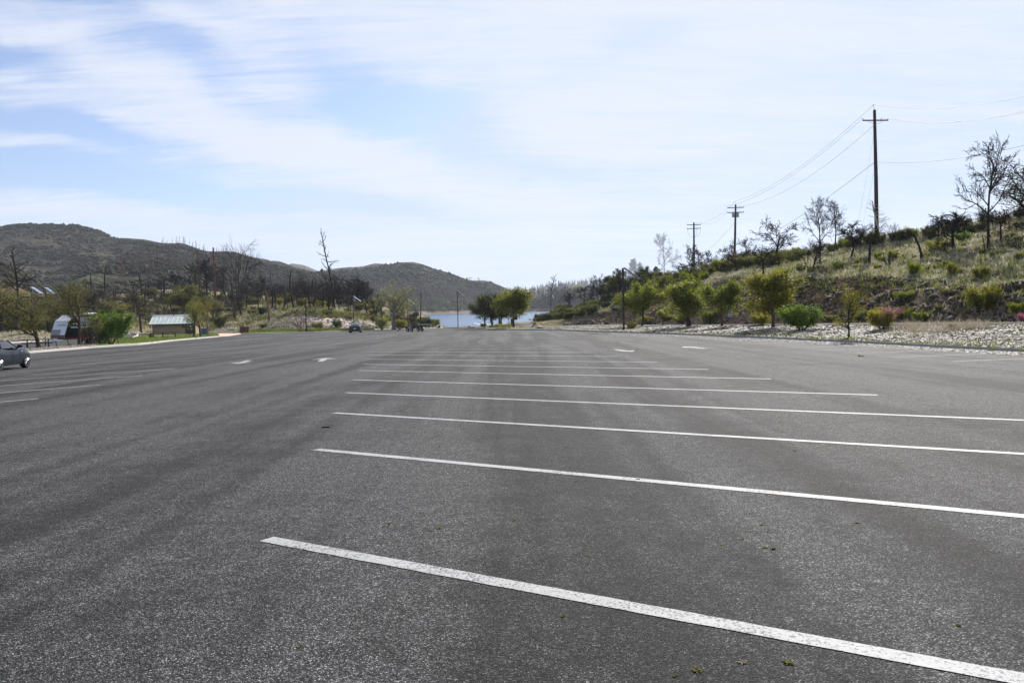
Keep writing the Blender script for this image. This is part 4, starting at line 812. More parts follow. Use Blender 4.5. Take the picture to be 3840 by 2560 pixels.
# shrubs filling the crest of the hill, the far bank and the mound: counted things with a shared look
CN = {}
ZONES = [(420, 'behind the trailer'), (600, 'above the left lawn'), (760, 'around the red-brown poles'), (900, 'right of the red-brown poles'), (1060, 'among the charred trunks'), (1200, 'left of the tall pine snag'), (1300, 'round the tall pine snag'), (1420, 'right of the tall pine snag'), (1700, 'near the ramp island'),
         (2090, 'over the lake road'), (2200, 'near the leaning dead conifer'), (2330, 'left of the black lamp post'), (2480, 'right of the black lamp post'), (2640, 'below the farthest pole'), (2800, 'below the transformer pole'), (2960, 'right of the transformer pole'), (3120, 'under the close pair of trees'), (3260, 'left of the tallest pole'), (3400, 'right of the tallest pole'), (3560, 'left of the spreading tree'), (3680, 'by the spreading tree'), (3780, 'by the tallest tree'), (9999, 'at the right edge')]
def zone(x): return next(t for m, t in ZONES if x < m)
def fill(seed, nn, xr, rowlo, rowhi, hpx, leafs, name, label, group, near=60, prs=SHRUB, wf=(0.9, 1.6), pw=1.0, bark=None):
    g = random.Random(seed); lo = np.array(rowlo, float); hi = np.array(rowhi, float)
    for i in range(nn):
        x = g.uniform(*xr); a = np.interp(x, lo[:, 0], lo[:, 1]); b = np.interp(x, hi[:, 0], hi[:, 1]); y = a + (b - a) * g.random() ** pw
        h = g.uniform(*hpx); lf_ = g.choice(leafs) if leafs else None; q_ = (h - hpx[0]) / (hpx[1] - hpx[0]); rel = (y - a) / max(1, b - a)
        lb_ = ('tall ' if q_ > .66 else 'low ' if q_ < .33 else '') + (CN.get(lf_.name, '') if lf_ else '') + label + (', high row ' if rel < .4 else ', lower row ') + zone(x)
        plant(g.choice(prs), name, x, y, y - h, h * g.uniform(*wf), lb_, 'bush' if 'tree' not in name and 'trunk' not in name else 'tree', group, near=near, leaf=lf_, bark=bark, small=True, sink=0.2)
CN.update({'leaf_olive': 'olive ', 'leaf_scrub': 'olive ', 'leaf_green': 'green ', 'leaf_mound': 'yellow-green ', 'leaf_dark': 'dark ', 'leaf_pale': 'pale ', 'leaf_yellow_green': 'bright yellow-green '})
fill(1, 46, (2380, 2980), [(2380, 1085), (2560, 1050), (2740, 998), (2980, 960)], [(2380, 1110), (2560, 1082), (2740, 1022), (2980, 985)], (30, 52), [L_SCRUB, L_GREEN, L_MOUND], 'crest_shrub', 'crest shrub', 'shrub thicket on the hill crest')
fill(2, 44, (2980, 3860), [(2980, 958), (3285, 903), (3500, 868), (3860, 800)], [(2980, 985), (3285, 915), (3500, 900), (3860, 850)], (22, 42), [L_SCRUB, L_DARK, L_GREEN], 'crest_shrub', 'skyline shrub', 'skyline shrubs on the hill')
fill(3, 60, (2080, 2480), [(2080, 1178), (2200, 1150), (2300, 1118), (2480, 1075)], [(2080, 1205), (2200, 1190), (2300, 1150), (2480, 1110)], (18, 36), [L_SCRUB, L_MOUND, L_DARK], 'bank_shrub', 'shrub on the bank', 'shrubs on the bank toward the lake', near=110)
fill(4, 30, (2005, 2130), [(2005, 1205), (2060, 1180), (2130, 1160)], [(2005, 1212), (2060, 1200), (2130, 1180)], (14, 26), [L_DARK, L_SCRUB], 'shore_shrub', 'shrub at the water end', 'dark shrubs at the water end', near=180)
fill(5, 46, (3000, 3860), [(3000, 1010), (3300, 960), (3860, 880)], [(3000, 1025), (3300, 1015), (3860, 1050)], (12, 28), [L_SCRUB, L_GREEN, L_PALE], 'slope_shrub', 'shrub on the grassy slope', 'small shrubs on the grassy slope')
fill(6, 34, (2480, 3860), [(2480, 1130), (2900, 1080), (3400, 1090), (3860, 1090)], [(2480, 1205), (3000, 1200), (3860, 1195)], (12, 26), [L_SCRUB, L_GREEN, L_MOUND], 'cut_shrub', 'shrub on the rocky cut', 'small shrubs on the rocky cut')
fill(7, 96, (430, 1420), [(430, 1130), (560, 1095), (900, 1112), (1150, 1128), (1420, 1135)], [(430, 1200), (560, 1185), (900, 1170), (1150, 1150), (1420, 1190)], (14, 32), [L_MOUND, L_SCRUB, L_MOUND, L_YEL], 'mound_shrub', 'brush on the mound', 'brush on the mound')
fill(8, 34, (1400, 1640), [(1400, 1140), (1480, 1155), (1640, 1222)], [(1400, 1212), (1480, 1205), (1640, 1228)], (10, 26), [L_MOUND, L_DARK, L_SCRUB], 'shore_brush', 'brush on the slope', 'brush behind the ramp island')
fill(9, 40, (-40, 470), [(-40, 1235), (470, 1190)], [(-40, 1250), (470, 1240)], (20, 44), [L_SCRUB, L_MOUND, L_PALE], 'roadside_brush', 'brush behind the side road', 'brush behind the side road', near=100)
fill(10, 40, (480, 900), [(480, 1120), (900, 1120)], [(480, 1225), (900, 1190)], (34, 60), None, 'bare_small_tree', 'bare tree behind the restroom', 'small bare trees behind the restroom', prs=TWIG + BARE[:2], wf=(0.8, 1.2), bark=BARKB)
fill(11, 46, (900, 1420), [(900, 1105), (1420, 1130)], [(900, 1140), (1420, 1165)], (40, 84), None, 'bare_small_tree', 'black bare tree in the burnt stand', 'burnt stand along the mound top', prs=ARCH + BARE[2:4], wf=(0.7, 1.1), bark=BARKD)
fill(12, 30, (-30, 420), [(-30, 1200), (420, 1170)], [(-30, 1240), (420, 1225)], (50, 110), None, 'bare_small_tree', 'grey-brown bare tree in the thicket', 'bare thicket behind the trailer', prs=BARE + ARCH[:1], wf=(0.7, 1.0), bark=BARKB, near=100)
fill(13, 22, (2100, 2480), [(2100, 1150), (2480, 1065)], [(2100, 1170), (2480, 1080)], (40, 70), None, 'bare_small_tree', 'dark bare tree behind the bank', 'dark thicket behind the right bank', prs=BARE[1:4], wf=(0.7, 1.1), near=150, bark=BARKD)
fill(14, 26, (2440, 3860), [(2440, 1062), (2740, 996), (3285, 903), (3860, 805)], [(2440, 1090), (2740, 1025), (3285, 950), (3860, 880)], (36, 84), None, 'bare_small_tree', 'thin burnt tree on the crest', 'thin burnt trees on the hill crest', prs=BARE + ARCH, wf=(0.6, 1.0), bark=BARKD)
fill(15, 60, (250, 1420), [(250, 1140), (560, 1100), (1150, 1125), (1420, 1140)], [(250, 1180), (1420, 1165)], (40, 100), None, 'burnt_trunk', 'thin charred trunk on the mound', 'thin charred trunks on the mound', prs=POLES, wf=(0.16, 0.24), bark=BARKD)
# far ridges: individual dead trees on the skylines
def ridge(seed, nn, row, hpx, near, label, group, prs=POLES + SNAG[:1]):
    g = random.Random(seed); a = np.array(row, float)
    for i in range(nn):
        x = g.uniform(a[0, 0], a[-1, 0]); y = np.interp(x, a[:, 0], a[:, 1]) + g.uniform(1, 7); h = g.uniform(*hpx) * g.uniform(0.5, 1)
        plant(g.choice(prs), 'ridge_snag', x, y, y - h, h * 0.15, label, 'tree', group, near=near, small=True, sink=1.0)
ridge(1, 80, [(600, 912), (700, 921), (784, 953), (880, 950), (960, 980)], (18, 42), 500, 'thin dead tree standing on the left ridge skyline above the poles', 'dead trees on the left ridge')
ridge(2, 16, [(20, 848), (290, 845), (420, 890), (600, 912)], (8, 18), 500, 'thin dead tree on the skyline of the high left hill', 'dead trees on the high left hill')
ridge(3, 30, [(960, 980), (1060, 1000), (1200, 1030)], (8, 16), 500, 'thin dead tree on the falling right part of the left ridge', 'dead trees on the falling ridge')
ridge(4, 60, [(1290, 1006), (1405, 992), (1493, 988), (1581, 993), (1700, 1032), (1900, 1082)], (5, 13), 600, 'tiny dead tree on the skyline of the hill across the lake', 'dead trees on the lake hill')
ridge(5, 14, [(1070, 1000), (1095, 992), (1160, 1003)], (4, 9), 1300, 'tiny tree on the small blue hill', 'trees on the small blue hill')
# ------------------------------------------------------------------ built things
def text_part(body, size, m, parent, loc, rot, name, bold=0.0, align='CENTER'):
    cu = bpy.data.curves.new('t', 'FONT'); cu.body = body; cu.size = size; cu.align_x = align; cu.align_y = 'CENTER'; cu.extrude = 0.002; cu.offset = bold
    t = bpy.data.objects.new('t', cu); COL.objects.link(t); dg = bpy.context.evaluated_depsgraph_get(); me = bpy.data.meshes.new_from_object(t.evaluated_get(dg)); bpy.data.objects.remove(t)
    me.materials.clear(); me.materials.append(m); o = bpy.data.objects.new(name, me); COL.objects.link(o); o.parent = parent; o.location = loc; o.rotation_euler = rot; return o
def facing(p, extra=0.0): return -math.atan2(p.x, p.y) + extra      # turn so that local -Y looks back at the camera

# solar lamp posts
PANEL = plain('solar_cell', (0.16, 0.20, 0.34), 0.14, 0.0, 0.1, 3, 0.9); PBACK = plain('panel_back', (0.17, 0.155, 0.14), 0.6, 0.2)
def lamp(px, by, ty, label, m=BLACK, arm=True, near=0, sc=1.0, tilt=36, pole_r=0.11, loc=None):
    p = Vector(loc) if loc is not None else hit(px, by, near); h = (by - ty) / F * p.y
    e = empty('solar_lamp_post', p, 0, label, 'street lamp', 'solar lamp posts round the lot')
    b = MB(); b.tube([(0, 0, -0.2), (0, 0, h)], pole_r, 4, sq=True); b.lathe((0, 0, 0), [(0.24, -0.1), (0.24, 0.06), (0.16, 0.14), (0, 0.14)], 12); b.build('pole', m, e)
    t = R(tilt); L, Wd = 1.65, 0.98; M = Matrix.Rotation(t, 3, 'Y'); c = Vector((0.10 + math.cos(t) * L / 2, 0, h + 0.06 - math.sin(t) * L / 2))
    q = MB(); q.box(c, (L, Wd, 0.05), rot=M); pn = q.build('panel_frame', [STEEL], e)
    q = MB(); q.box(c + M @ Vector((0, 0, 0.03)), (L - 0.06, Wd - 0.06, 0.007), rot=M); q.build('solar_panel', PANEL, pn)
    q = MB(); q.box(c - M @ Vector((0, 0, 0.03)), (L - 0.08, Wd - 0.08, 0.007), rot=M); q.build('panel_back', PBACK, pn)
    q = MB(); q.tube([(0, 0, h - 1.05), c + M @ Vector((L * .42, 0, -0.04))], 0.035, 6); q.tube([(0, -.25, h - 0.2), c + M @ Vector((-L * .2, -.25, -0.04))], 0.02, 5); q.tube([(0.1, 0, h - 0.95), (0.1, 0, h - 0.1)], 0.03, 5); q.build('bracket', STEEL, e)
    q = MB(); q.box((0.26, 0, h - 0.62), (0.24, 0.34, 0.6), bev=0.03); q.build('battery_box', GREYM, e)
    if arm:
        q = MB(); q.tube([(0, 0, h * .715), (-0.8, 0, h * .722)], 0.04, 6); a = q.build('arm', m, e)
        q = MB(); q.box((-1.05, 0, h * .722), (0.62, 0.24, 0.09), bev=0.03); q.build('lamp_head', BLACK, a)
    return e
lamp(2339, 1237, 1006, 'black solar lamp post in the chip bed, panel seen from below', pole_r=0.13)
lamp(1718, 1229, 1092, 'slim solar lamp post standing before the open lake water', near=120)
lamp(1328, 1236, 1112, 'solar lamp post behind the dark sedan, bright tilted panel', arm=False, near=120)
lamp(1530, 1229, 1123, 'solar lamp post among the trees of the ramp island', arm=False, near=120)
lamp(1880, 1226, 1108, 'solar lamp post hidden among the trees by the ramp', arm=False, near=120)
lamp(126, 1247, 1078, 'left solar lamp post of the pair behind the roadster', arm=False, near=80)
lamp(178, 1247, 1080, 'right solar lamp post of the pair, before the trailer', arm=False, near=80)

# utility poles and wires
def insul(b, x, y, z): b.lathe((x, y, z), [(0.02, 0), (0.02, 0.06), (0.06, 0.07), (0.05, 0.12), (0.06, 0.14), (0.03, 0.2), (0, 0.2)], 8)
def upole(px, by, topx, ty, label, r=0.17, arms=((0.45, 3.0),), az=0.0, near=0, m=POLEW, trans=False, toppin=True, loc=None, wood=True):
    p = Vector(loc) if loc is not None else hit(px, by, near); h = (by - ty) / F * p.y
    lx = (topx - px - (by - ty) * -0.0222) / (by - ty) * h
    e = empty('utility_pole', p, 0, label, 'utility pole', 'utility poles')
    top = Vector((lx, 0, h)); bot = Vector((0, 0, -0.4)); b = MB(); b.tube([bot, bot.lerp(top, .5) + Vector((0.04, 0, 0)), top], [r * 1.25, r * 1.05, r * .8], 10); b.build('pole', m, e)
    att = {}; M = Matrix.Rotation(az, 3, 'Z')
    for i, (dz, w) in enumerate(arms):
        c = bot.lerp(top, (h - dz + .4) / (h + .4)); b = MB(); b.box(c + M @ Vector((0, -0.16, 0)), (w, 0.1, 0.13), rz=az); a = b.build('crossarm', m, e)
        b = MB()
        for s in (-1, 1): b.tube([c + M @ Vector((s * w * .30, -0.16, -0.05)), c + M @ Vector((0, -0.16, -0.55))], 0.02, 4)
        b.build('brace', STEEL, a); b = MB()
        for s in (-0.97, 0.45, 0.97): q = c + M @ Vector((s * w / 2, -0.16, 0.06)); b = MB(); insul(b, *q); b.build('insulator', GREYM, a); att[(i, s)] = p + q + Vector((0, 0, 0.2))
    if toppin: b = MB(); b.tube([top, top + Vector((-0.12, 0, 0.45))], 0.025, 5); insul(b, top.x - 0.12, 0, h + 0.45); b.build('top_pin', STEEL, e); att['top'] = p + Vector((top.x - 0.12, 0, h + 0.6))
    if trans:
        for s in (-1, 1):
            c = bot.lerp(top, 0.84) + Vector((s * 0.42, -0.05, 0)); b = MB(); b.lathe(c, [(0, -.5), (.2, -.5), (.23, -.45), (.23, .35), (.18, .42), (0, .42)], 14); t_ = b.build('transformer', GREYM, e, smooth=True)
            b = MB(); b.lathe(c + Vector((0, 0, .4)), [(.04, 0), (.07, .05), (.04, .1), (.07, .16), (0, .26)], 8); b.build('bushing', STEEL, t_)
    return e, p, top, att
def pix(v):
    d = Vector(v) - Vector(CAMP); return (1920 + F * d.dot(Vector(RT)) / d.dot(Vector(FW)), 1280 - F * d.dot(Vector(UP)) / d.dot(Vector(FW)))
eA, pA, tA, aA = upole(3288, 902, 3270, 420, 'tall brown utility pole with one crossarm on the hill crest', r=0.2, arms=((2.0 * .62, 3.1),), az=R(4))
eB, pB, tB, aB = upole(2753, 990, 2756, 770, 'utility pole with two crossarms and a pair of grey transformers', r=0.2, arms=((0.55, 3.0), (1.45, 3.0)), az=R(-4), trans=True)
eC, pC, tC, aC = upole(2602, 1022, 2600, 830, 'farthest utility pole of the hill, two crossarms with hanging jumper wires', r=0.2, arms=((0.5, 2.9), (1.3, 2.9)), az=R(-6), toppin=False)
b = MB()
for s in (-0.97, 0.45, 0.97):
    a = aC[(1, s)] - pC; b.tube([a, a + Vector((-s * .05, 0, -1.0)), a + Vector((-s * .6, 0, -1.9)), Vector((tC.x * .8, 0, a.z - 2.1))], 0.02, 4)
b.build('jumper_wires', BLACK, eC)
WIRE = plain('wire', (0.05, 0.05, 0.052), 0.6, 0.3)
def wire(a, c, sag, label, r=0.014, grp='power lines over the hill'):
    a, c = Vector(a), Vector(c); k = 18; pts = [a.lerp(c, i / k) - Vector((0, 0, 4 * sag * (i / k) * (1 - i / k))) for i in range(k + 1)]
    b = MB(); b.tube(pts, r, 5); o = b.build('power_wire', WIRE); tag(o, label, 'wire', grp); return o
def offr(px, py, D): return Vector(at(px, py, D))
wire(aA['top'], aB['top'], 1.6, 'top wire between the tall pole and the transformer pole')
wire(aA[(0, -0.97)], aB[(0, -0.97)], 1.6, 'second wire between the tall pole and the transformer pole')
wire(pA + tA - Vector((0, 0, 1.7)), aB[(0, 0.97)], 1.7, 'third wire between the tall pole and the transformer pole')
mid = pA + tA * (1 - 190 / 482.); wire(mid, offr(2520, 1000, 185), 3.2, 'lowest long cable running down left from the middle of the tall pole', 0.02)
wire(aB['top'], pC + tC, 1.2, 'upper wire between the two far poles'); wire(aB[(1, -0.97)], aC[(0, 0.97)], 1.0, 'lower wire between the two far poles')
wire(pB + tB * .72, pC + tC * .33, 1.0, 'slanting cable from the transformer pole to the far pole', 0.015)
wire(aA['top'], offr(3990, 325, 62), 1.0, 'top wire leaving the tall pole toward the right edge'); wire(aA[(0, 0.97)], offr(3990, 378, 62), 1.0, 'pair wire leaving the crossarm toward the right edge, upper', grp='power lines over the hill')
wire(aA[(0, 0.45)], offr(3990, 386, 63), 1.0, 'pair wire leaving the crossarm toward the right edge, lower'); wire(mid, offr(3990, 505, 60), 0.8, 'thick cable from the middle of the tall pole to the right edge', 0.018)
wire(pA + tA * .86, offr(3205, 905, 100), 0.2, 'left guy wire anchored beside the tall pole', 0.007); wire(pA + tA * .58, offr(3222, 900, 104), 0.2, 'right guy wire anchored beside the tall pole', 0.007)
for px, by, tx, ty, lb, ar in [(809, 1150, 803, 929, 'taller right red-brown pole on the mound with a small crossarm', ((3.0, 2.9),)), (750, 1110, 743, 934, 'left red-brown pole on the mound with a small crossarm', ((1.4, 2.9),))]:
    upole(px, by, tx, ty, lb, r=0.24, arms=ar, az=R(10), near=100, m=POLER, toppin=False)
upole(463, 1072, 457, 937, 'bare red-brown pole standing alone left of the restroom, no crossarm', r=0.24, arms=(), near=100, m=POLER, toppin=False)
upole(554, 1060, 552, 985, 'small utility pole with transformer on the foothill', r=0.2, arms=((0.5, 3.0),), near=100, toppin=False, trans=True)
upole(1435, 1238, 1427, 1098, 'thin dark post standing in the willowy bush on the ramp island', r=0.10, arms=(), near=100, m=BLACK, toppin=False)
upole(1575, 1229, 1580, 1100, 'black bare post at the left side of the lake water', r=0.10, arms=(), near=100, m=BLACK, toppin=False)
wire(pC + tC * .30, offr(2440, 1030, 230), 1.0, 'cable going down left from the far pole behind the trees', 0.015)
wire(offr(810, 946, 205), offr(745, 942, 205), 0.8, 'slack wire joining the two red-brown poles', 0.02, 'wires on the mound')
for i, x in enumerate((1754, 1761, 1766, 1793, 1797)):
    g_ = offr(x, 1055, 1160); b = MB(); hh = (15 if i < 4 else 10) / F * 1160 * 1.0; b.tube([(0, 0, -3), (0, 0, hh)], 0.35, 5); b.box((0, 0, hh * .9), (3.2, .4, .4))
    e = empty('tower_pole', g_, 0, 'thin transmission pole on the hill shoulder across the lake', 'utility pole', 'transmission poles across the lake'); b.build('pole', GREYM, e)

# signs
e = empty('road_sign', hit(2739, 1214, 90), 0, 'white sign reading REDUCED SPEED AHEAD beside the hill road', 'sign'); p = e.location; s = p.y / F
e.rotation_euler = (0, 0, facing(p)); b = MB(); b.tube([(0, 0, -0.1), (0, 0, 52 * s)], 0.035, 4, sq=True); b.build('post', GREYM, e)
b = MB(); b.box((0, -0.05, 39.5 * s), (20.5 * s, 0.012, 28 * s)); bd = b.build('sign_board', WHITEP, e)
b = MB()
for (cx_, cz, wx, wz) in ((0, 13.2, 19.6, 0.5), (0, -13.2, 19.6, 0.5), (-9.6, 0, 0.5, 26), (9.6, 0, 0.5, 26)): b.box((cx_ * s, -0.06, (39.5 + cz) * s), (wx * s, 0.006, wz * s))
b.build('border', BLACK, bd)
for i, w_ in enumerate(('REDUCED', 'SPEED', 'AHEAD')): text_part(w_, 0.30 * s / 0.0335 * (0.74 if i == 0 else 1.0), BLACK, bd, (0, -0.062, (48 - 8.7 * i) * s), (R(90), 0, 0), 'lettering', 0.008)
def board(px, by, w, y0, y1, label, m, posts=1, near=0, cat='sign', pm=POLEW, name='notice_board'):
    g_ = hit(px, by, near); s = g_.y / F; e = empty(name, g_, facing(g_), label, cat); b = MB()
    for i in range(posts): x = 0 if posts == 1 else (i - .5) * w * .7 * s; b.tube([(x, 0, -0.1), (x, 0, (by - y0) * s)], 0.045, 4, sq=True)
    b.build('post', pm, e); b = MB(); b.box((0, -0.05, (by - (y0 + y1) / 2) * s), (w * s, 0.05, (y1 - y0) * s), bev=0.01); b.build('sign_board', m, e); return e
board(1513, 1227, 27, 1191, 1202, 'dark brown notice board back on two posts on the ramp island', POLEW, 2, 120)
board(1988, 1213, 12, 1196, 1200, 'small low grey sign at the edge of the lake', GREYM, 1, 120)
board(1935, 1230, 13, 1182, 1199, 'black notice board on a thin post beside the light green tree', BLACK, 1, 110, pm=STEEL)
board(1842, 1226, 9, 1200, 1208, 'small orange sign among the dark island trees', plain('orange_paint', (0.55, 0.22, 0.03), 0.6), 1, 120)
g_ = hit(1909, 1224, 120); s = g_.y / F; e = empty('post', g_, 0, 'black post left of the green kiosk', 'post'); b = MB(); b.tube([(0, 0, -.1), (0, 0, 32 * s)], 0.09, 4, sq=True); b.build('pole', BLACK, e)
g_ = hit(1922, 1226, 120); s = g_.y / F; e = empty('kiosk', g_, 0, 'dark green upright kiosk box behind the light green tree', 'kiosk'); GRN = plain('green_paint', (0.012, 0.07, 0.035), 0.5)
b = MB(); b.box((0, 0, 15 * s), (13 * s, 0.7, 30 * s), bev=0.03); k_ = b.build('cabinet', GRN, e); b = MB(); b.box((0, -0.36, 15 * s), (10 * s, 0.02, 26 * s)); b.build('door', GRN, k_); b = MB(); b.box((0, 0, 31 * s), (15 * s, 0.9, 1.4 * s)); b.build('roof', BLACK, e)
# gangways down to the boat dock
def gangway(px, py, D, w, L, label, rz, rails):
    g_ = Vector(at(px, py, D)); e = empty('gangway', g_, rz, label, 'gangway', 'boat dock gangways'); b = MB(); M = Matrix.Rotation(R(-9), 3, 'X')
    b.box((0, L / 2, -L * .08), (w, L, 0.12), rot=M); b.build('deck', WHITEP, e); b = MB()
    for s_ in (-1, 1):
        if rails:
            q = [M @ Vector((s_ * w / 2, y, 1.0)) for y in (0, L * .5, L)]; b.tube(q, 0.05, 5)
            q = [M @ Vector((s_ * w / 2, y, 0.5)) for y in (0, L * .5, L)]; b.tube(q, 0.03, 5)
            for t in range(6): y = L * t / 5; b.tube([M @ Vector((s_ * w / 2, y, 0)), M @ Vector((s_ * w / 2, y, 1.0))], 0.035, 5)
        else: b.box(M @ Vector((s_ * w / 2, L / 2, 0.22)), (0.14, L, 0.45), rot=M)
    b.build('railing', WHITEP if rails else STEEL, e); return e
gangway(1790, 1228, 168, 1.9, 9, 'white railed gangway left of the dark island trees', R(-30), True)
gangway(1622, 1229, 180, 1.7, 10, 'pale flat gangway deck at the left end of the water', R(-25), False)
e = empty('dock_frame', Vector(at(1648, 1229.5, 176)), R(62), 'grey beam frame slanting down beside the pale gangway', 'dock'); b = MB(); b.box((0, -1.1, 0.05), (4.6, 0.22, 0.28)); b.box((0.2, -0.2, 0.45), (3.8, 0.16, 0.2)); b.box((-2, -0.6, 0.2), (0.2, 1.2, 0.5)); b.build('beams', STEEL, e)
b = MB(); b.lathe((0, 0, 0), [(0, -.3), (.35, -.2), (.4, 0.1), (.18, .4), (.12, 1.5), (0, 1.6)], 12); e = empty('buoy', Vector(at(1643, 1193, 640)), 0, 'tiny dark buoy floating on the lake', 'buoy', scale=(1.5, 1.5, 1.5)); b.build('float', BLACK, e, True)
# stones on the island
STONE = plain('stone', (0.33, 0.27, 0.22), 0.9, 0, 0.3, 2, 0.2, bmp=0.4)
def rock(px, by, w, h, label, m=STONE, near=0, seed=0, name='boulder', loc=None):
    g_ = Vector(loc) if loc else hit(px, by, near); s = g_.y / F; g = random.Random(seed + int(px)); import bmesh
    bm = bmesh.new(); bmesh.ops.create_icosphere(bm, subdivisions=3, radius=0.5)
    for v in bm.verts: f = 1 + 0.45 * noise.noise(v.co * 2.2 + Vector((seed, px, 0))) + .15 * noise.noise(v.co * 6); v.co *= f; v.co.x *= w * s; v.co.y *= w * s * .8; v.co.z *= h * s * 1.1
    me = bpy.data.meshes.new(name); bm.to_mesh(me); bm.free(); me.materials.append(m); o = bpy.data.objects.new(name, me); COL.objects.link(o); o.location = g_ + Vector((0, 0, h * s * .3)); return tag(o, label, 'rock')
for px, by, w, h, t in [(1758, 1228, 14, 8, 'squarish tan boulder on the island left of the gangway'), (1716, 1229, 8, 5, 'small pale stone at the foot of the lakeside lamp'), (1734, 1229, 12, 4, 'flat pale stone right of the lakeside lamp'), (1908, 1231, 14, 8, 'yellowish pale boulder under the light green tree')]: rock(px, by, w, h, t, near=120)
rock(3388, 1140, 48, 34, 'dark slanted boulder on the lower hillside', plain('dark_stone', (0.05, 0.047, 0.05), 0.9, 0, .3, 2, .2, bmp=.4), seed=3)
# fallen logs
def log(px, py, L, ang, label, m=BARKW, near=0, r=0.16, up=0.2):
    g_ = hit(px, py, near); s = g_.y / F; l = L * s; d = Vector((math.cos(R(ang)), 0.25, math.sin(R(ang)))); b = MB(); g = random.Random(int(px))
    pts = [g_ + Vector((0, 0, up)) + d * (l * (t - .5)) + Vector((0, 0, g.uniform(-.04, .04) * l)) for t in (0, .3, .6, 1)]; b.tube(pts, [r, r * .9, r * .7, r * .35], 7); b.tube([pts[1], pts[1] + Vector((l * .1, 0, l * .12))], [r * .4, r * .15], 5)
    o = b.build('fallen_log', m); return tag(o, label, 'log', 'fallen logs on the slopes')
for px, py, L, a, t in [(1052, 1100, 26, 28, 'bleached log slanting up between charred trunks'), (1062, 1104, 20, -2, 'short white log right of the slanting log'), (1137, 1104, 20, 4, 'white log left of the arching trees'), (960, 1106, 22, -6, 'thin pale log on the mound above the bushes'), (932, 1165, 40, -5, 'pale branch lying right of the dark bare tree'), (1040, 1168, 44, -16, 'upper of two parallel white logs on the slope'), (1050, 1173, 44, -17, 'lower of two parallel white logs on the slope'), (1080, 1163, 12, 2, 'very short white log by the parallel logs'),
                        (728, 1085, 16, 0, 'short pale log under the left red-brown pole'), (380, 1128, 24, 2, 'white log above the green bush'), (1420, 1150, 40, -6, 'pale broken limb hanging over the ramp island slope'), (470, 1208, 30, -4, 'pale pole lying behind the green bush'), (605, 1098, 30, 2, 'bleached brush on the mound crest'), (2270, 1135, 18, 12, 'small pale log above the shore')]: log(px, py, L, a, t, near=60)
for px, py, L, a, t in [(3400, 905, 50, -28, 'thin dark fallen sapling bending over the grassy slope'), (3530, 990, 44, -8, 'dark fallen branch on the upper grass'), (3300, 1050, 60, 8, 'long dark log lying at the edge of the cut'), (3350, 952, 50, 12, 'dark low log on the slope below the tall pole')]: log(px, py, L, a, t, BARKD, r=0.09)

# restroom building
WALL = plain('tan_siding', (0.30, 0.225, 0.16), 0.85, 0, 0.08, 1.5)
def roofmat():
    m, n, b_, o = mat('green_metal_roof'); v = n.new('ShaderNodeTexCoord').outputs['Object']; n.put(b_.inputs['Base Color'], n.mix(n.noise(v, 1.5, 4), (0.58, 0.63, 0.55), (0.74, 0.76, 0.68))); b_.inputs['Roughness'].default_value = 0.42; b_.inputs['Metallic'].default_value = 0.15; return m
ROOFM = roofmat(); DKG = plain('dark_green_trim', (0.02, 0.045, 0.035), 0.6); DOORM = plain('maroon_door', (0.045, 0.018, 0.016), 0.6)
D0 = 137.0; pl_ = Vector(at(575, 1257, D0)); pr_ = Vector(at(735, 1257, D0 + 1.2)); az = math.atan2(pr_.y - pl_.y, pr_.x - pl_.x); Lb = (pr_ - pl_).xy.length; Wb = 5.2; s = D0 / F; Hw = 44 * s; gz = down(pl_.x, pl_.y)[0]
e = empty('restroom_building', (pl_.x, pl_.y, min(pl_.z, gz + .1)), az, 'tan restroom building with a pale green metal roof', 'building')
b = MB(); b.prism([(0, -.3), (0, Hw), (Wb / 2, Hw + 1.45), (Wb, Hw), (Wb, -.3)], 0, Lb, axis=0)
b.build('wall', WALL, e); b = MB()
for i in range(1, 12): b.box((Lb / 2, -0.006, Hw * i / 12), (Lb, 0.012, 0.007)); b.box((Lb + .006, Wb / 2, Hw * i / 12), (0.012, Wb, 0.007))
b.build('siding_joints', plain('joint', (0.17, 0.13, 0.095), .9), e)
ov = 0.55; sl_len = math.hypot(Wb / 2 + ov, 1.45 * (Wb / 2 + ov) / (Wb / 2)); ra = math.atan2(1.45, Wb / 2); rf = None
for sgn in (0, 1):
    b = MB(); M = Matrix.Rotation(ra if sgn == 0 else -ra, 3, 'X'); yc = (-ov + Wb / 2) / 2 if sgn == 0 else Wb - (-ov + Wb / 2) / 2; c = Vector((Lb / 2, yc, Hw + 0.09 + 1.45 / (Wb / 2) * ((-ov + Wb / 2) / 2))); b.box(c, (Lb + 1.0, sl_len, 0.06), rot=M); o = b.build('roof_slope', ROOFM, e); b = MB()
    for i in range(12): b.box(c + Vector((-(Lb + 1) / 2 + (Lb + 1) * (i + .02) / 11.4, 0, 0)) + M @ Vector((0, 0, 0.05)), (0.05, sl_len, 0.05), rot=M)
    b.build('roof_seams', ROOFM, o)
b = MB(); b.box((Lb / 2, Wb / 2, Hw + 1.6), (Lb + 1.0, 0.34, 0.08)); b.build('ridge_cap', DKG, e)
b = MB(); b.box((Lb / 2, -ov - .03, Hw - 0.22), (Lb + 1.0, 0.05, 0.2)); b.box((-.02, -.02, Hw / 2), (0.1, 0.1, Hw)); b.build('fascia', DKG, e)
b = MB(); b.tube([(Lb * .42, Wb / 2 - .5, Hw + 1.2), (Lb * .42, Wb / 2 - .5, Hw + 1.95)], 0.07, 8); b.build('vent_pipe', BLACK, e)
b = MB(); b.box((Lb - 1.0, -0.03, Hw * .5 - .02), (1.5, 0.06, Hw - .1)); d_ = b.build('door', DOORM, e); b = MB(); b.box((Lb - .82, -.075, Hw * .72), (0.26, 0.02, 0.28)); b.build('door_sign', WHITEP, d_)
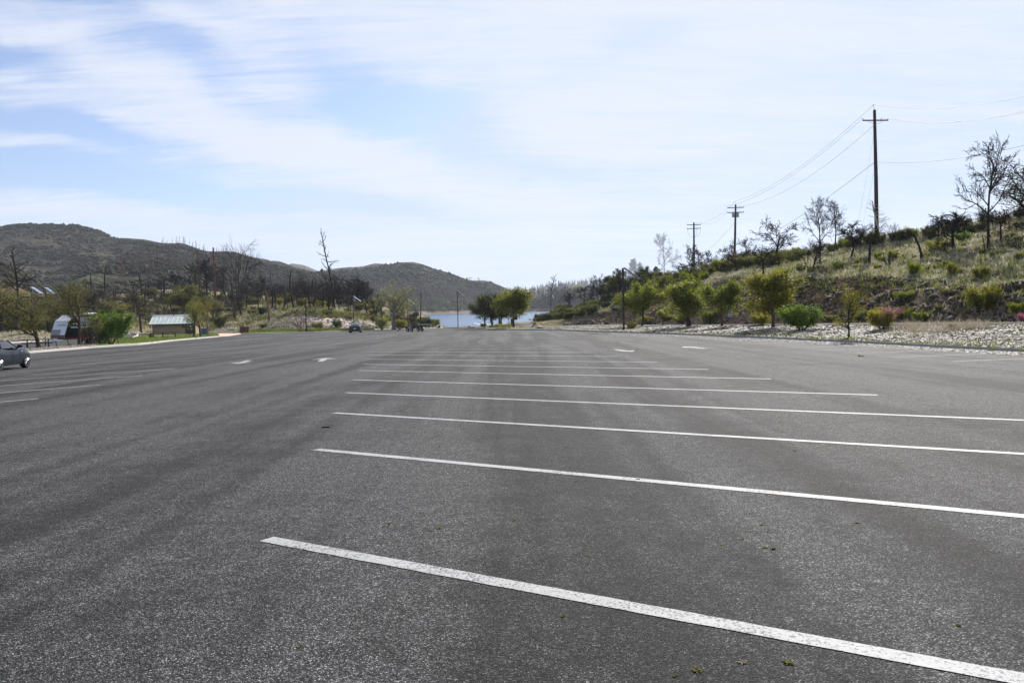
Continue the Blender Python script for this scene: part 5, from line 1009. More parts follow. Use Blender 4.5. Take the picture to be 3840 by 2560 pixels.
b = MB(); b.box((Lb - .95, -.08, Hw * .46), (0.05, 0.04, 0.3)); b.build('handle', STEEL, d_)
b = MB(); b.box((Lb - 2.05, -.03, Hw * .68), (0.42, 0.05, 0.42)); b.build('wall_sign', plain('brown_sign', (0.05, 0.02, 0.015), .6), e)
# picnic tables
def picnic(px, by, w, rz, label, near=0, m=BLACK):
    g_ = hit(px, by, near); e = empty('picnic_table', g_, rz, label, 'picnic table', 'dark metal picnic tables'); L = 2.3
    b = MB(); b.box((0, 0, .76), (L, .75, .05), bev=.01); b.build('table_top', m, e)
    for s_ in (-1, 1): b = MB(); b.box((0, s_ * .75, .45), (L, .26, .04), bev=.01); b.build('bench', m, e)
    for x in (-.75, .75): b = MB(); b.tube([(x, -.28, .74), (x, -.30, 0)], .03, 5); b.tube([(x, .28, .74), (x, .30, 0)], .03, 5); b.tube([(x, -.85, .42), (x, .85, .42)], .03, 5); b.tube([(x, -.72, .42), (x, -.62, 0)], .03, 5); b.tube([(x, .72, .42), (x, .62, 0)], .03, 5); b.tube([(x, 0, .42), (x * .3, 0, .74)], .022, 5); b.build('leg_frame', m, e)
picnic(143, 1307, 90, R(28), 'black picnic table round the leaning tree by the dark roadster')
picnic(588, 1266, 40, R(22), 'left picnic table on the lawn before the restroom', 60); picnic(634, 1265, 45, R(26), 'right picnic table on the lawn before the restroom', 60)
# litter container, dumpster, sink, railings
def near_box(name, px, by, w, h, d, m, label, cat, rz=0, near=60, lid=None):
    g_ = hit(px, by, near); s = g_.y / F; e = empty(name, g_, rz, label, cat); b = MB(); W_, H_ = w * s, h * s
    b.prism([(-W_ * .44, 0), (W_ * .44, 0), (W_ * .5, H_ * .86), (-W_ * .5, H_ * .86)], -d / 2, d / 2, axis=1); b.build('bin', m, e); b = MB(); b.box((0, 0, H_ * .93), (W_ * 1.02, d * 1.05, H_ * .12), bev=.03); l_ = b.build('lid', lid or m, e); b = MB(); b.box((-W_ * .18, -d * .3, H_ * 1.02), (W_ * .2, .3, H_ * .12)); b.build('hatch', BLACK, l_); return e
near_box('dumpster', 917, 1248, 33, 24, 1.4, plain('brown_red_paint', (0.075, 0.022, 0.016), .6), 'brown-red dumpster with a sloping lid at the lot edge', 'dumpster', R(18))
near_box('recycling_bin', 768, 1255, 22, 24, 1.1, plain('teal_paint', (0.02, 0.075, 0.10), .6), 'dark teal container behind the three budding trees', 'container', R(10), 100)
g_ = hit(870, 1249, 60); s = g_.y / F; e = empty('fish_cleaning_table', g_, R(15), 'white covered washing table with grey legs beside the ramp', 'table'); b = MB(); b.box((0, 0, 18 * s), (33 * s, 1.3, .06), bev=.02); b.build('table_top', WHITEP, e); b = MB(); b.box((0, 0, 8 * s), (24 * s, .9, 15 * s)); b.build('cabinet', GREYM, e)
g_ = hit(825, 1251, 60); s = g_.y / F; e = empty('handrail', g_, R(12), 'grey metal handrail along the pink concrete ramp', 'railing'); b = MB()
for y in (0, 1.6):
    b.tube([(-32 * s, y, 14 * s), (8 * s, y, 19 * s), (36 * s, y, 17 * s)], .035, 5); b.tube([(-32 * s, y, 8 * s), (8 * s, y, 12 * s), (36 * s, y, 10 * s)], .03, 5)
    for x in (-32, -18, -4, 8, 22, 36): b.tube([(x * s, y, 0), (x * s, y, 16 * s)], .03, 5)
b.build('rails', STEEL, e)
for px, by, t in [(713, 1261, 'green pedestal grill in front of the restroom door'), (1495, 1234, 'small black post box in front of the grey budding tree')]:
    g_ = hit(px, by, 60); e = empty('pedestal', g_, 0, t, 'pedestal'); b = MB(); b.tube([(0, 0, 0), (0, 0, .8)], .06, 6); b.build('stand', DKG if px < 1000 else BLACK, e); b = MB(); b.box((0, 0, .95), (.5, .4, .35), bev=.04); b.build('box', DKG if px < 1000 else BLACK, e)

# vehicles
def catm(a, k):
    a = np.array(a, float); out = []
    for i in range(len(a) - 1):
        p0, p1, p2, p3 = a[max(i - 1, 0)], a[i], a[i + 1], a[min(i + 2, len(a) - 1)]
        for j in range(k): t = j / k; out.append(.5 * ((2 * p1) + (-p0 + p2) * t + (2 * p0 - 5 * p1 + 4 * p2 - p3) * t * t + (-p0 + 3 * p1 - 3 * p2 + p3) * t ** 3))
    out.append(a[-1]); return np.array(out)
def loft_body(stations, k=4):
    """station: y, z_bottom, w_bottom, z_mid, w_mid, z_shoulder, w_shoulder, z_centre"""
    S = catm(stations, k); vs = []; m = 0
    for y, zb, wb, zm, wm, zs, ws, zc in S:
        half = [(0, zb), (wb * .7, zb), (wb, zb + .03), ((wb + wm) / 2 + .01, (zb + zm) / 2), (wm, zm), (wm - .01, (zm * .5 + zs * .5)), (ws + .01, zs - .02), (ws - .07, zs + .012), (ws * .55, zs + (zc - zs) * .75), (0, zc)]
        ring = half + [(-x, z) for x, z in half[-2:0:-1]]; m = len(ring); vs += [(x, y, z) for x, z in ring]
    n_ = len(S); fs = [(i * m + j, i * m + (j + 1) % m, (i + 1) * m + (j + 1) % m, (i + 1) * m + j) for i in range(n_ - 1) for j in range(m)] + [tuple(range(m))[::-1], tuple((n_ - 1) * m + j for j in range(m))]
    return vs, fs
def cut_arches(o, axles, r, wd):
    for y in axles:
        for s_ in (-1, 1):
            b = MB(); b.lathe((s_ * wd - .28, y, r * .93), [(0, 0), (r, 0), (r, .56), (0, .56)], 32, 'X'); c = b.build('c', BLACK); md = o.modifiers.new('b', 'BOOLEAN'); md.operation = 'DIFFERENCE'; md.object = c; md.solver = 'EXACT'
            dg = bpy.context.evaluated_depsgraph_get(); me = bpy.data.meshes.new_from_object(o.evaluated_get(dg)); o.modifiers.clear(); o.data = me; bpy.data.objects.remove(c)
    o.data.shade_smooth()
    try: o.data.set_sharp_from_angle(angle=R(30))
    except Exception: pass
def wheel(e, x, y, r, w=.2, spokes=5, rim=CHROME):
    sg = 1 if x > 0 else -1; b = MB(); b.lathe((x - w / 2, y, r), [(r * .62, 0), (r * .9, -.005), (r, .03), (r, w - .03), (r * .9, w + .005), (r * .62, w)], 30, 'X'); t = b.build('wheel', RUBBER, e, True)
    b = MB(); xo = x + sg * (w / 2 - .02); b.lathe((x - w / 2 + .01, y, r), [(r * .68, 0), (r * .64, .02), (r * .64, w - .03), (r * .69, w - .01)], 30, 'X')
    for i in range(spokes):
        for dq in (-.14, .14):
            a = 2 * math.pi * i / spokes + .3; p0 = Vector((xo, y + math.cos(a + dq * 2) * r * .12, r + math.sin(a + dq * 2) * r * .12)); p1 = Vector((xo, y + math.cos(a + dq) * r * .65, r + math.sin(a + dq) * r * .65)); b.tube([p0, p1], [.028, .018], 5)
    b.lathe((xo - .02, y, r), [(0, 0), (.055, 0), (.055, .03), (0, .035)], 12, 'X'); b.build('rim', rim, t)
    b = MB(); b.lathe((x - .03, y, r), [(0, 0), (r * .5, 0), (r * .5, .03), (0, .03)], 20, 'X'); b.build('brake_disc', GREYM, t)
def carpaint(name, c, metal=.55, rough=.25):
    m = plain(name, c, rough, metal, .04, 3, .2)
    for nd in m.node_tree.nodes:
        if nd.type == 'BSDF_PRINCIPLED': nd.inputs['Coat Weight'].default_value = 0.2; nd.inputs['Coat Roughness'].default_value = .04
    return m
# dark open-top style roadster at the left edge
ax = R(9.2); pf = onplane(99, 1378.5); dirv = Vector((-math.sin(ax), math.cos(ax), 0)); ctr = Vector(pf) + Vector((math.cos(ax), math.sin(ax), 0)) * -.82 - dirv * 1.2; ctr.z = lotz(ctr.y) + .004
e = empty('roadster', ctr, ax, 'dark blue-grey two-seat roadster cut by the left edge of the lot', 'car', scale=(1, 1, 1)); e.rotation_euler = (-SL, 0, ax)
DKB = carpaint('dark_blue_grey_paint', (0.006, 0.011, 0.020), 0, .3); CANV = plain('black_canvas', (0.012, 0.013, 0.018), .8)
st = [(-1.94, .34, .62, .50, .72, .66, .66, .70), (-1.80, .24, .74, .50, .82, .80, .74, .84), (-1.35, .18, .80, .52, .862, .88, .80, .90), (-.8, .16, .80, .50, .865, .86, .80, .86), (-.2, .15, .80, .48, .850, .80, .80, .80), (.45, .15, .80, .48, .855, .80, .80, .88), (.85, .16, .80, .50, .865, .84, .80, .92), (1.2, .17, .80, .52, .866, .84, .78, .88), (1.55, .18, .78, .50, .83, .74, .72, .80), (1.8, .2, .66, .46, .72, .62, .60, .68), (1.93, .26, .50, .42, .55, .52, .45, .55)]
vs, fs = loft_body(st); o = meshobj('body', vs, fs, DKB, e); cut_arches(o, (1.2, -1.11), .355, .80)
for y in (1.2, -1.11):
    for x in (-.76, .76): wheel(e, x, y, .31)
b = MB(); b.v = []; sec = catm([(-1.15, .86, .74, .86), (-.75, .88, .66, 1.16), (-.3, .84, .60, 1.225), (.12, .84, .58, 1.20)], 3)
for y, z0, w, z1 in sec: b.v += [(-.74 if w > .7 else -.70, y, z0), (-w, y, z1 - .07), (-w * .8, y, z1 - .01), (0, y, z1), (w * .8, y, z1 - .01), (w, y, z1 - .07), (.74 if w > .7 else .70, y, z0)]
k = len(sec); b.f = [(i * 7 + j, i * 7 + j + 1, (i + 1) * 7 + j + 1, (i + 1) * 7 + j) for i in range(k - 1) for j in (([0, 1, 2, 3, 4, 5]) if i < 4 else [1, 2, 3, 4])]
b.build('soft_top', CANV, e, True)
b = MB(); b.add([(-.70, .62, .86), (.70, .62, .86), (.56, .14, 1.16), (-.56, .14, 1.16)], [(0, 1, 2, 3)]); b.build('windscreen', GLASS, e)
for s_ in (-1, 1):
    b = MB(); b.tube([(s_ * .72, .66, .84), (s_ * .585, .13, 1.175)], [.035, .03], 6); b.build('pillar', DKB, e)
    b = MB(); b.add([(s_ * .735, .60, .85), (s_ * .60, .12, 1.15), (s_ * .64, -.62, 1.13), (s_ * .745, -.72, .87)], [(0, 1, 2, 3)]); b.build('side_window', GLASS, e)
    b = MB(); b.box((s_ * .90, .48, .93), (.2, .13, .13), bev=.045); b.box((s_ * .80, .48, .87), (.1, .05, .05)); b.build('mirror', DKB, e)
    d_ = MB().box((s_ * .866, .02, .5), (.006, .02, .6)); d_.box((s_ * .866, .62, .5), (.006, .015, .6)); d_.build('door_gap', BLACK, e)
    b = MB(); b.box((s_ * .872, -.42, .72), (.03, .17, .03), bev=.01); b.build('door_handle', DKB, e)
    b = MB(); b.box((s_ * .855, 1.02 - .24, .71), (.02, .12, .035), bev=.01); b.build('side_marker', CHROME, e)
    b = MB(); b.box((s_ * .58, 1.83, .58), (.24, .1, .09), bev=.03); b.build('headlight', WHITEP, e)
    b = MB(); b.box((s_ * .6, -1.92, .68), (.2, .06, .14), bev=.03); b.build('tail_light', plain('red_lens', (.25, .01, .01), .2), e)
# dark hatchback seen from behind in the middle distance
g_ = Vector(onplane(1334, 1246.5)); e = empty('hatchback_car', g_, R(7.5), 'dark grey hatchback seen from behind near the far kerb', 'car'); GRP = carpaint('dark_grey_paint', (0.045, 0.052, 0.065), .5)
st = [(-2.25, .42, .60, .6, .78, .86, .74, .92), (-2.1, .3, .76, .6, .9, .98, .8, 1.02), (-1.6, .22, .86, .6, .93, 1.0, .84, 1.06), (-.5, .2, .88, .6, .935, .98, .86, 1.04), (.8, .2, .88, .58, .935, .94, .85, 1.0), (1.5, .2, .86, .56, .92, .86, .82, .95), (2.1, .24, .74, .5, .84, .70, .74, .80), (2.35, .3, .5, .45, .6, .55, .5, .62)]
vs, fs = loft_body(st); o = meshobj('body', vs, fs, GRP, e); cut_arches(o, (1.42, -1.42), .40, .87)
b = MB(); sec = catm([(-2.05, .98, .74, 1.0), (-1.3, 1.0, .62, 1.36), (-.3, 1.0, .60, 1.46), (.4, 1.0, .60, 1.40), (1.25, .95, .74, .98)], 4)
for y, z0, w, z1 in sec: b.v += [(-.80, y, z0), (-w, y, z1 - .06), (-w * .8, y, z1), (0, y, z1 + .02), (w * .8, y, z1), (w, y, z1 - .06), (.80, y, z0)]
k = len(sec); b.f = [(i * 7 + j, i * 7 + j + 1, (i + 1) * 7 + j + 1, (i + 1) * 7 + j) for i in range(k - 1) for j in range(6)]; b.build('cabin_glass', GLASS, e, True)
b = MB()
for y, z0, w, z1 in sec[5:13]: b.v += [(-w * .9, y, z1 - .02), (0, y, z1 + .04), (w * .9, y, z1 - .02)]
b.f = [(i * 3 + j, i * 3 + j + 1, (i + 1) * 3 + j + 1, (i + 1) * 3 + j) for i in range(7) for j in range(2)]; b.build('roof', GRP, e, True)
for y in (1.42, -1.42):
    for x in (-.80, .80): wheel(e, x, y, .35, .24)
b = MB(); b.box((0, -2.08, 1.02), (1.5, .22, .04), bev=.015); b.build('rear_spoiler', GRP, e)
b = MB(); b.box((0, -2.21, .84), (1.46, .08, .07), bev=.02); b.build('tail_light', plain('dark_red_lens', (.08, .012, .012), .2), e)
b = MB(); b.box((0, -2.27, .66), (.34, .02, .12)); b.build('number_plate', WHITEP, e); b = MB(); b.box((0, -2.2, .38), (1.5, .16, .2), bev=.05); b.build('bumper', BLACK, e)
for s_ in (-1, 1): b = MB(); b.box((s_ * 1.0, .75, 1.02), (.2, .12, .14), bev=.04); b.build('mirror', GRP, e)
# white pickup behind the bush
g_ = Vector(at(479, 1269.0, 104)); g_.z = down(g_.x, g_.y)[0]; e = empty('pickup_truck', g_, R(118), 'white pickup truck, rear end showing right of the green bush', 'truck'); WHP = carpaint('white_car_paint', (.72, .73, .74), 0, .3)
b = MB(); b.prism([(-.0, .55), (5.4, .55), (5.4, .95), (5.2, 1.12), (3.9, 1.18), (3.3, 1.85), (1.9, 1.88), (1.75, 1.15), (0, 1.15)], -.95, .95, axis=0)
o = b.build('body', WHP, e); cut_arches(o, (4.3, .95), .42, .92)
for y in (4.3, .95):
    for x in (-.82, .82): wheel(e, x, y, .39, .26)
for s_ in (-1, 1): b = MB(); b.box((s_ * .86, -.02, .92), (.2, .1, .42), bev=.03); b.build('tail_light', plain('red_lens2', (.3, .015, .01), .25), e); b = MB(); b.box((s_ * .956, 2.6, 1.5), (.012, 1.2, .42)); b.build('side_window', GLASS, e)
b = MB(); b.box((0, -.14, .58), (1.8, .24, .24), bev=.05); b.build('bumper', WHP, e); b = MB(); b.box((0, -.03, .9), (1.3, .04, .42), bev=.02); b.build('tailgate', WHP, e)
# travel trailer
fr = onplane(246, 1299.5, .02); az = R(-31); g_ = Vector(fr); g_.z = down(g_.x, g_.y)[0]
e = empty('travel_trailer', g_, az, 'black and silver travel trailer parked on the side road', 'trailer')    # local +Y runs to the back, -Y is the tongue, +X... the side in view
BKP = carpaint('trailer_black', (0.014, 0.014, 0.016), 0, .35); SILV = plain('trailer_silver', (.42, .46, .52), .35, .3, .05); LTG = plain('trailer_panel', (.50, .52, .54), .4, 0, .05); REDS = plain('red_stripe', (.38, .02, .02), .4)
Wt = 2.35; Lt = 5.5; x0 = -Wt; prof = [(0, .62), (Lt, .62), (Lt, 1.1), (Lt, 2.55), (Lt - .3, 2.78), (1.15, 2.78), (.42, 2.25), (.0, 1.0)]
b = MB(); b.prism([(y, z) for y, z in prof], x0, 0, axis=0); b.build('body', BKP, e)
def quad(pts, nm, m, par=e): b = MB(); b.add(pts, [(0, 1, 2, 3)]); return b.build(nm, m, par)
nf = Vector((0, -1.25, .42)).normalized() * .012
def fq(u0, u1, t0, t1, t2=None):   # on the slanted front face
    A = Vector((0, 0, 1.0)); B = Vector((0, .42, 2.25)); return [Vector((x0 * (1 - u), 0, 0)) + A.lerp(B, t) + nf for u, t in ((u0, t0), (u1, t0), (u1, t1), (u0, t1))]
f_ = quad(fq(.03, .97, .02, .97), 'front_cap', SILV); 
def fq2(u0, u1, t0, t1): return [p + nf for p in fq(u0, u1, t0, t1)]
quad(fq2(.03, .62, .02, .40), 'front_window', GLASS, f_); quad(fq2(.3, .85, .66, .80), 'emblem_panel', plain('grey_emblem', (.25, .28, .33), .4), f_)
A = Vector((0, .42, 2.25)); B = Vector((0, 1.15, 2.78)); n2 = Vector((0, -.53, .73)).normalized() * .012
quad([Vector((x, 0, 0)) + q + n2 for x, q in ((x0 + .05, A), (-.05, A), (-.05, B), (x0 + .05, B))], 'roof_cap', WHITEP)
quad([(.012, 1.3, 2.12), (.012, Lt - .4, 2.12), (.012, Lt - .4, 2.6), (.012, 1.1, 2.6)], 'side_panel', SILV)
quad([(.013, .55, 1.62), (.013, Lt - .1, 1.62), (.013, Lt - .1, 1.78), (.013, .55, 1.78)], 'side_band', LTG); quad([(.013, .6, 1.90), (.013, 2.3, 1.90), (.013, 2.4, 2.08), (.013, .75, 2.08)], 'lettered_band', LTG)
quad([(.014, .05, .68), (.014, Lt - .1, .68), (.014, Lt - .1, .76), (.014, .05, .76)], 'red_stripe', REDS); quad([(.014, 1.1, 2.68), (.014, Lt - .2, 2.68), (.014, Lt - .2, 2.71), (.014, 1.1, 2.71)], 'awning_stripe', REDS)
quad([(.014, 2.9, 1.85), (.014, 4.0, 1.85), (.014, 4.0, 2.4), (.014, 2.9, 2.4)], 'side_window', GLASS); quad([(.015, 4.3, .8), (.015, 5.0, .8), (.015, 5.0, 2.5), (.015, 4.3, 2.5)], 'door', plain('trailer_door', (.06, .06, .065), .4))
for y in (2.7, 3.5):
    for x in (-.22, x0 + .22): wheel(e, x, y, .36, .22)
b = MB(); b.prism([(2.5, .55), (2.7, .85), (4.15, .85), (4.35, .55), (4.3, .55), (4.1, .79), (2.75, .79), (2.56, .55)], -.12, .02, axis=0); b.build('fender', WHITEP, e)
b = MB(); b.tube([(x0 + .3, 0, .58), (x0 / 2, -1.35, .52)], .06, 4, sq=True); b.tube([(-.3, 0, .58), (x0 / 2, -1.35, .52)], .06, 4, sq=True); b.box((x0 / 2, -.55, .62), (1.0, .55, .24), bev=.04); t_ = b.build('tongue', WHITEP, e)
b = MB(); b.tube([(x0 / 2, -1.1, .75), (x0 / 2, -1.1, .1)], .04, 6); b.lathe((x0 / 2, -1.1, 0), [(.14, 0), (.14, .05), (.05, .08)], 12); b.tube([(x0 / 2, -1.2, .75), (x0 / 2, -1.05, .95)], .03, 5); b.build('jack', BLACK, t_)
for x in (-.2, x0 + .2):
    for y in (.3, Lt - .5): b = MB(); b.tube([(x, y, .62), (x, y + .1, .02)], .035, 5); b.box((x, y + .1, .02), (.2, .2, .03)); b.build('stabiliser', BLACK, e)
b = MB(); b.box((x0 / 2 + .1, 3, 2.88), (.8, 1.0, .2), bev=.06); b.build('roof_vent', WHITEP, e)
# empty boat trailer
c_ = onplane(1532, 1243.6); axv = Vector((-.71, .71, 0)).normalized(); perp = Vector((.71, .71, 0)).normalized(); g_ = Vector(c_) + perp * 1.0; g_.z = lotz(g_.y)
e = empty('boat_trailer', g_, math.atan2(axv.y, axv.x) - math.pi / 2, 'empty black tandem-axle boat trailer in the middle distance', 'trailer')     # local +Y = tongue
b = MB()
for x in (-.8, .8): b.tube([(x, -3.0, .80), (x, 1.2, .78), (0.0, 3.9, .62)], .12, 4, sq=True)
for y in (-2.9, -1.6, .9, 1.9): b.box((0, y, .76), (1.55 if y < 1.5 else 1.1, .1, .12))
b.tube([(0, 3.6, .62), (0, 4.5, .55)], .06, 4, sq=True); b.build('frame', BLACK, e)
for x in (-.45, .45): b = MB(); b.box((x, -1.2, .98), (.2, 4.6, .12)); b.tube([(x, -2.8, .8), (x, -2.8, .96)], .03, 4); b.tube([(x, .6, .8), (x, .6, .96)], .03, 4); b.build('bunk', BLACK, e)
for y in (-.75, .15):
    for x in (-1.0, 1.0): wheel(e, x, y, .34, .2, 5, GREYM)
for x in (-1.0, 1.0): b = MB(); b.prism([(-1.3, .45), (-1.1, .76), (.5, .76), (.7, .45), (.62, .45), (.46, .70), (-1.06, .70), (-1.22, .45)], x - .12, x + .12, axis=0); b.build('fender', WHITEP if x > 0 else BLACK, e)
b = MB(); b.tube([(0, 3.9, .8), (0, 3.9, .15)], .035, 5); b.lathe((-.03, 3.9, .12), [(0, 0), (.12, 0), (.12, .06), (0, .06)], 12, 'X'); b.build('jack', BLACK, e); b = MB(); b.tube([(0, 3.2, .66), (0, 3.05, 1.35)], .04, 5); b.box((0, 3.05, 1.35), (.16, .3, .12)); b.build('winch_post', BLACK, e)
b = MB(); b.lathe((0, 4.5, .55), [(0, -.05), (.08, -.03), (.08, .05), (0, .07)], 8); b.build('coupler', STEEL, e)
# ------------------------------------------------------------------ ground cover and far-off woods (nobody could count these)
gn = np.random.default_rng(4)
def pix_pts(nn, xr, lo, hi, near=0, dist=(0, 1e9), seed=0, pw=1.0, zmin=None):
    g = random.Random(seed); lo = np.array(lo, float); hi = np.array(hi, float); out = []
    for i in range(nn):
        x = g.uniform(*xr); a = np.interp(x, lo[:, 0], lo[:, 1]); b_ = np.interp(x, hi[:, 0], hi[:, 1]); y = a + (b_ - a) * g.random() ** pw
        d = Vector(rays(x, y)).normalized(); o = Vector(CAMP) + d * near; h = BV[0].ray_cast(o, d)
        if h[0] is not None and dist[0] < h[0].y < dist[1] and (zmin is None or h[0].z > zmin): out.append(tuple(h[0]))
    return np.array(out)
def blades(name, pts, per, hgt, wid, spread, m, label, cat, lean=0.35):
    k = len(pts) * per; C = np.repeat(pts, per, 0) + np.c_[gn.normal(0, spread, (k, 2)), np.zeros(k)]; h = hgt * gn.uniform(.5, 1.3, k); a = gn.uniform(0, 6.28, k); w = wid * gn.uniform(.6, 1.3, k)
    sx, sy = np.cos(a) * w, np.sin(a) * w; V = np.empty((k, 3, 3)); V[:, 0] = C - np.c_[sx, sy, np.full(k, .03)]; V[:, 1] = C + np.c_[sx, sy, np.full(k, -.03)]; V[:, 2] = C + np.c_[gn.normal(0, lean, k) * h, gn.normal(0, lean, k) * h, h]
    o = meshobj(name, V.reshape(-1, 3), np.arange(k * 3).reshape(-1, 3), m); return tag(o, label, cat, kind='stuff')
OCT = np.array([(1, 0, 0), (0, 1, 0), (-1, 0, 0), (0, -1, 0), (0, 0, 1), (0, 0, -.6)], float); OF = np.array([(0, 1, 4), (1, 2, 4), (2, 3, 4), (3, 0, 4), (1, 0, 5), (2, 1, 5), (3, 2, 5), (0, 3, 5)])
def lumps(name, pts, size, m, label, cat, jit=.35, flat=.7, sink=.2):
    k = len(pts); s = size[0] + (size[1] - size[0]) * gn.random(k) ** 2; V = OCT[None] * (1 + gn.normal(0, jit, (k, 6, 1))) ; th = gn.uniform(0, 6.28, k); c, s_ = np.cos(th), np.sin(th)
    X = V[..., 0] * c[:, None] - V[..., 1] * s_[:, None]; Y_ = V[..., 0] * s_[:, None] + V[..., 1] * c[:, None]; V = np.stack([X, Y_, V[..., 2] * flat], -1) * s[:, None, None] + pts[:, None] + np.array([0, 0, 1]) * (s * flat * (1 - sink * 2))[:, None, None] * .5
    o = meshobj(name, V.reshape(-1, 3), (OF[None] + (np.arange(k) * 6)[:, None, None]).reshape(-1, 3), m); return tag(o, label, cat, kind='stuff')
def clumps(name, pts, size, per, leaf, m, label, cat, flat=.7):
    k = len(pts); s = gn.uniform(*size, k); C = np.repeat(pts, per, 0); S = np.repeat(s, per); q = gn.normal(size=(k * per, 3)); q /= np.linalg.norm(q, axis=1)[:, None]; q[:, 2] = np.abs(q[:, 2]) * flat
    C = C + q * (S * gn.uniform(.4, 1, k * per))[:, None]; a = gn.normal(size=C.shape); a /= np.linalg.norm(a, axis=1)[:, None]; b_ = gn.normal(size=C.shape); b_ /= np.linalg.norm(b_, axis=1)[:, None]; l = (leaf * S)[:, None]
    V = np.stack([C - a * l, C + b_ * l, C + a * l], 1); o = meshobj(name, V.reshape(-1, 3), np.arange(k * per * 3).reshape(-1, 3), m); return tag(o, label, cat, kind='stuff')
def spikes(name, pts, hr, wr, m, label, cat, twigs=3):
    vs = []; fs = []
    for p in pts:
        h = gn.uniform(*hr); w = gn.uniform(*wr); lx, ly = gn.normal(0, .03 * h, 2); o = len(vs); a = gn.uniform(0, 2)
        for t in range(3): vs.append((p[0] + w * math.cos(a + t * 2.09), p[1] + w * math.sin(a + t * 2.09), p[2] - 1.5))
        vs.append((p[0] + lx, p[1] + ly, p[2] + h)); fs += [(o, o + 1, o + 3), (o + 1, o + 2, o + 3), (o + 2, o, o + 3)]
        for t in range(twigs):
            z = h * gn.uniform(.3, .95); q = z / h; L = h * .12 * gn.uniform(.4, 1.2) * (1.2 - q); an = gn.uniform(0, 6.28); c = np.array([p[0] + lx * q, p[1] + ly * q, p[2] + z]); d = np.array([math.cos(an), math.sin(an), gn.uniform(0, .9)]) * L; o = len(vs)
            vs += [tuple(c + (0, 0, w * .4)), tuple(c - (0, 0, w * .4)), tuple(c + d)]; fs.append((o, o + 1, o + 2))
    o = meshobj(name, np.array(vs), np.array(fs), m); return tag(o, label, cat, kind='stuff')
def firs(name, pts, hr, m, label, cat, wr=.17):
    vs = []; fs = []
    for p in pts:
        h = gn.uniform(*hr); r = h * wr * gn.uniform(.7, 1.2); tiers = 5
        for t in range(tiers):
            z0 = h * (.12 + .8 * t / tiers); z1 = min(h, z0 + h * .34); rr = r * (1 - t / tiers) * gn.uniform(.8, 1.2); o = len(vs)
            for j in range(6): a = j * 1.047 + gn.uniform(-.4, .4); q = rr * gn.uniform(.6, 1.3); vs.append((p[0] + q * math.cos(a), p[1] + q * math.sin(a), p[2] + z0 - h * .03 * gn.random()))
            vs.append((p[0], p[1], p[2] + z1)); fs += [(o + j, o + (j + 1) % 6, o + 6) for j in range(6)]
    o = meshobj(name, np.array(vs), np.array(fs), m); return tag(o, label, cat, kind='stuff')
CR = [(a, b_ + 2) for a, b_, c in CREST]; CT = [(a, b_) for a, b_, c in CUT]; TO = [(a, b_ - 1) for a, b_, c in TOE]
# hillside grass: pale on top, sparse on the cut
P_ = pix_pts(36000, (2050, 4750), CR, [(a, b_ + 10) for a, b_ in CT], seed=1); blades('hill_grass', P_, 4, .22, .04, .24, GRASSM, 'pale green grass covering the upper hillside', 'grass')
P_ = pix_pts(1200, (2250, 3860), CR, [(a, min(b_ + 60, np.interp(a, [q[0] for q in TO], [q[1] for q in TO]) - 2)) for a, b_ in CT], seed=2); blades('weeds', P_, 4, .55, .06, .2, GRASSG, 'green weeds strewn over the hillside', 'weeds')
P_ = pix_pts(2600, (2050, 3860), CT, TO, seed=3); blades('dry_grass', P_, 3, .26, .05, .2, GRASSD, 'dry straw grass on the rocky cut', 'grass')
P_ = pix_pts(3200, (2050, 4750), [(a, b_ + 6) for a, b_ in CT], TO, seed=4); lumps('rubble', P_, (.04, .32), RUBM, 'loose angular stones on the rocky cut', 'stones')
P_ = pix_pts(800, (2050, 3860), CT, TO, seed=41); lumps('dark_rubble', P_, (.08, .6), plain('slate', (.055, .048, .045), .95, 0, .4, 1), 'dark slate blocks on the rocky cut', 'stones', flat=.5)
P_ = pix_pts(1700, (2300, 4750), CR, TO, seed=42); clumps('low_scrub', P_, (.2, .6), 26, .22, L_SCRUB, 'low scrub tufts dotted over the hillside', 'scrub')
P_ = pix_pts(350, (2950, 3860), [(2950, 1214), (3860, 1205)], [(2950, 1220), (3860, 1222)], seed=43); blades('verge_grass', P_, 4, .13, .03, .12, GRASSD, 'bleached grass along both edges of the hill road', 'grass')
P_ = pix_pts(120, (3340, 3700), [(3340, 1222), (3700, 1220)], [(3340, 1262), (3700, 1238)], seed=44); blades('straw_grass', P_, 9, .4, .02, .14, GRASSD, 'long bleached straw grass lying in the chip bed', 'grass', lean=.9)
# chips and weeds of the bed
KL = [(a, b_ - 5) for a, b_ in KB]; BL = [(a, b_) for a, b_, c in BACK]
P_ = pix_pts(130000, (2050, 4750), BL, KL, seed=5); k = len(P_); th = gn.uniform(0, 3.14, k); L = gn.uniform(.03, .11, k) * np.clip(P_[:, 1] / 45, .7, 1.6); w = L * gn.uniform(.3, .6, k); ax_ = np.c_[np.cos(th), np.sin(th), gn.normal(0, .11, k)] * L[:, None]; bx_ = np.c_[-np.sin(th), np.cos(th), gn.normal(0, .13, k)] * w[:, None]
C = P_ + np.c_[np.zeros((k, 2)), gn.uniform(.01, .035, k)]; V = np.stack([C - ax_ - bx_, C + ax_ - bx_, C + ax_ + bx_, C - ax_ + bx_], 1)
tag(meshobj('wood_chips', V.reshape(-1, 3), np.arange(k * 4).reshape(-1, 4), CHIP), 'pale wood chips covering the long bed', 'wood chips', kind='stuff')
P_ = np.vstack([pix_pts(800, (2050, 3870), [(a, b_ - 14) for a, b_ in KB], KL, seed=6), pix_pts(350, (2050, 3870), BL, KL, seed=7)]); blades('bed_weeds', P_, 5, .13, .03, .14, GRASSG, 'green weeds along the kerb of the chip bed', 'weeds')
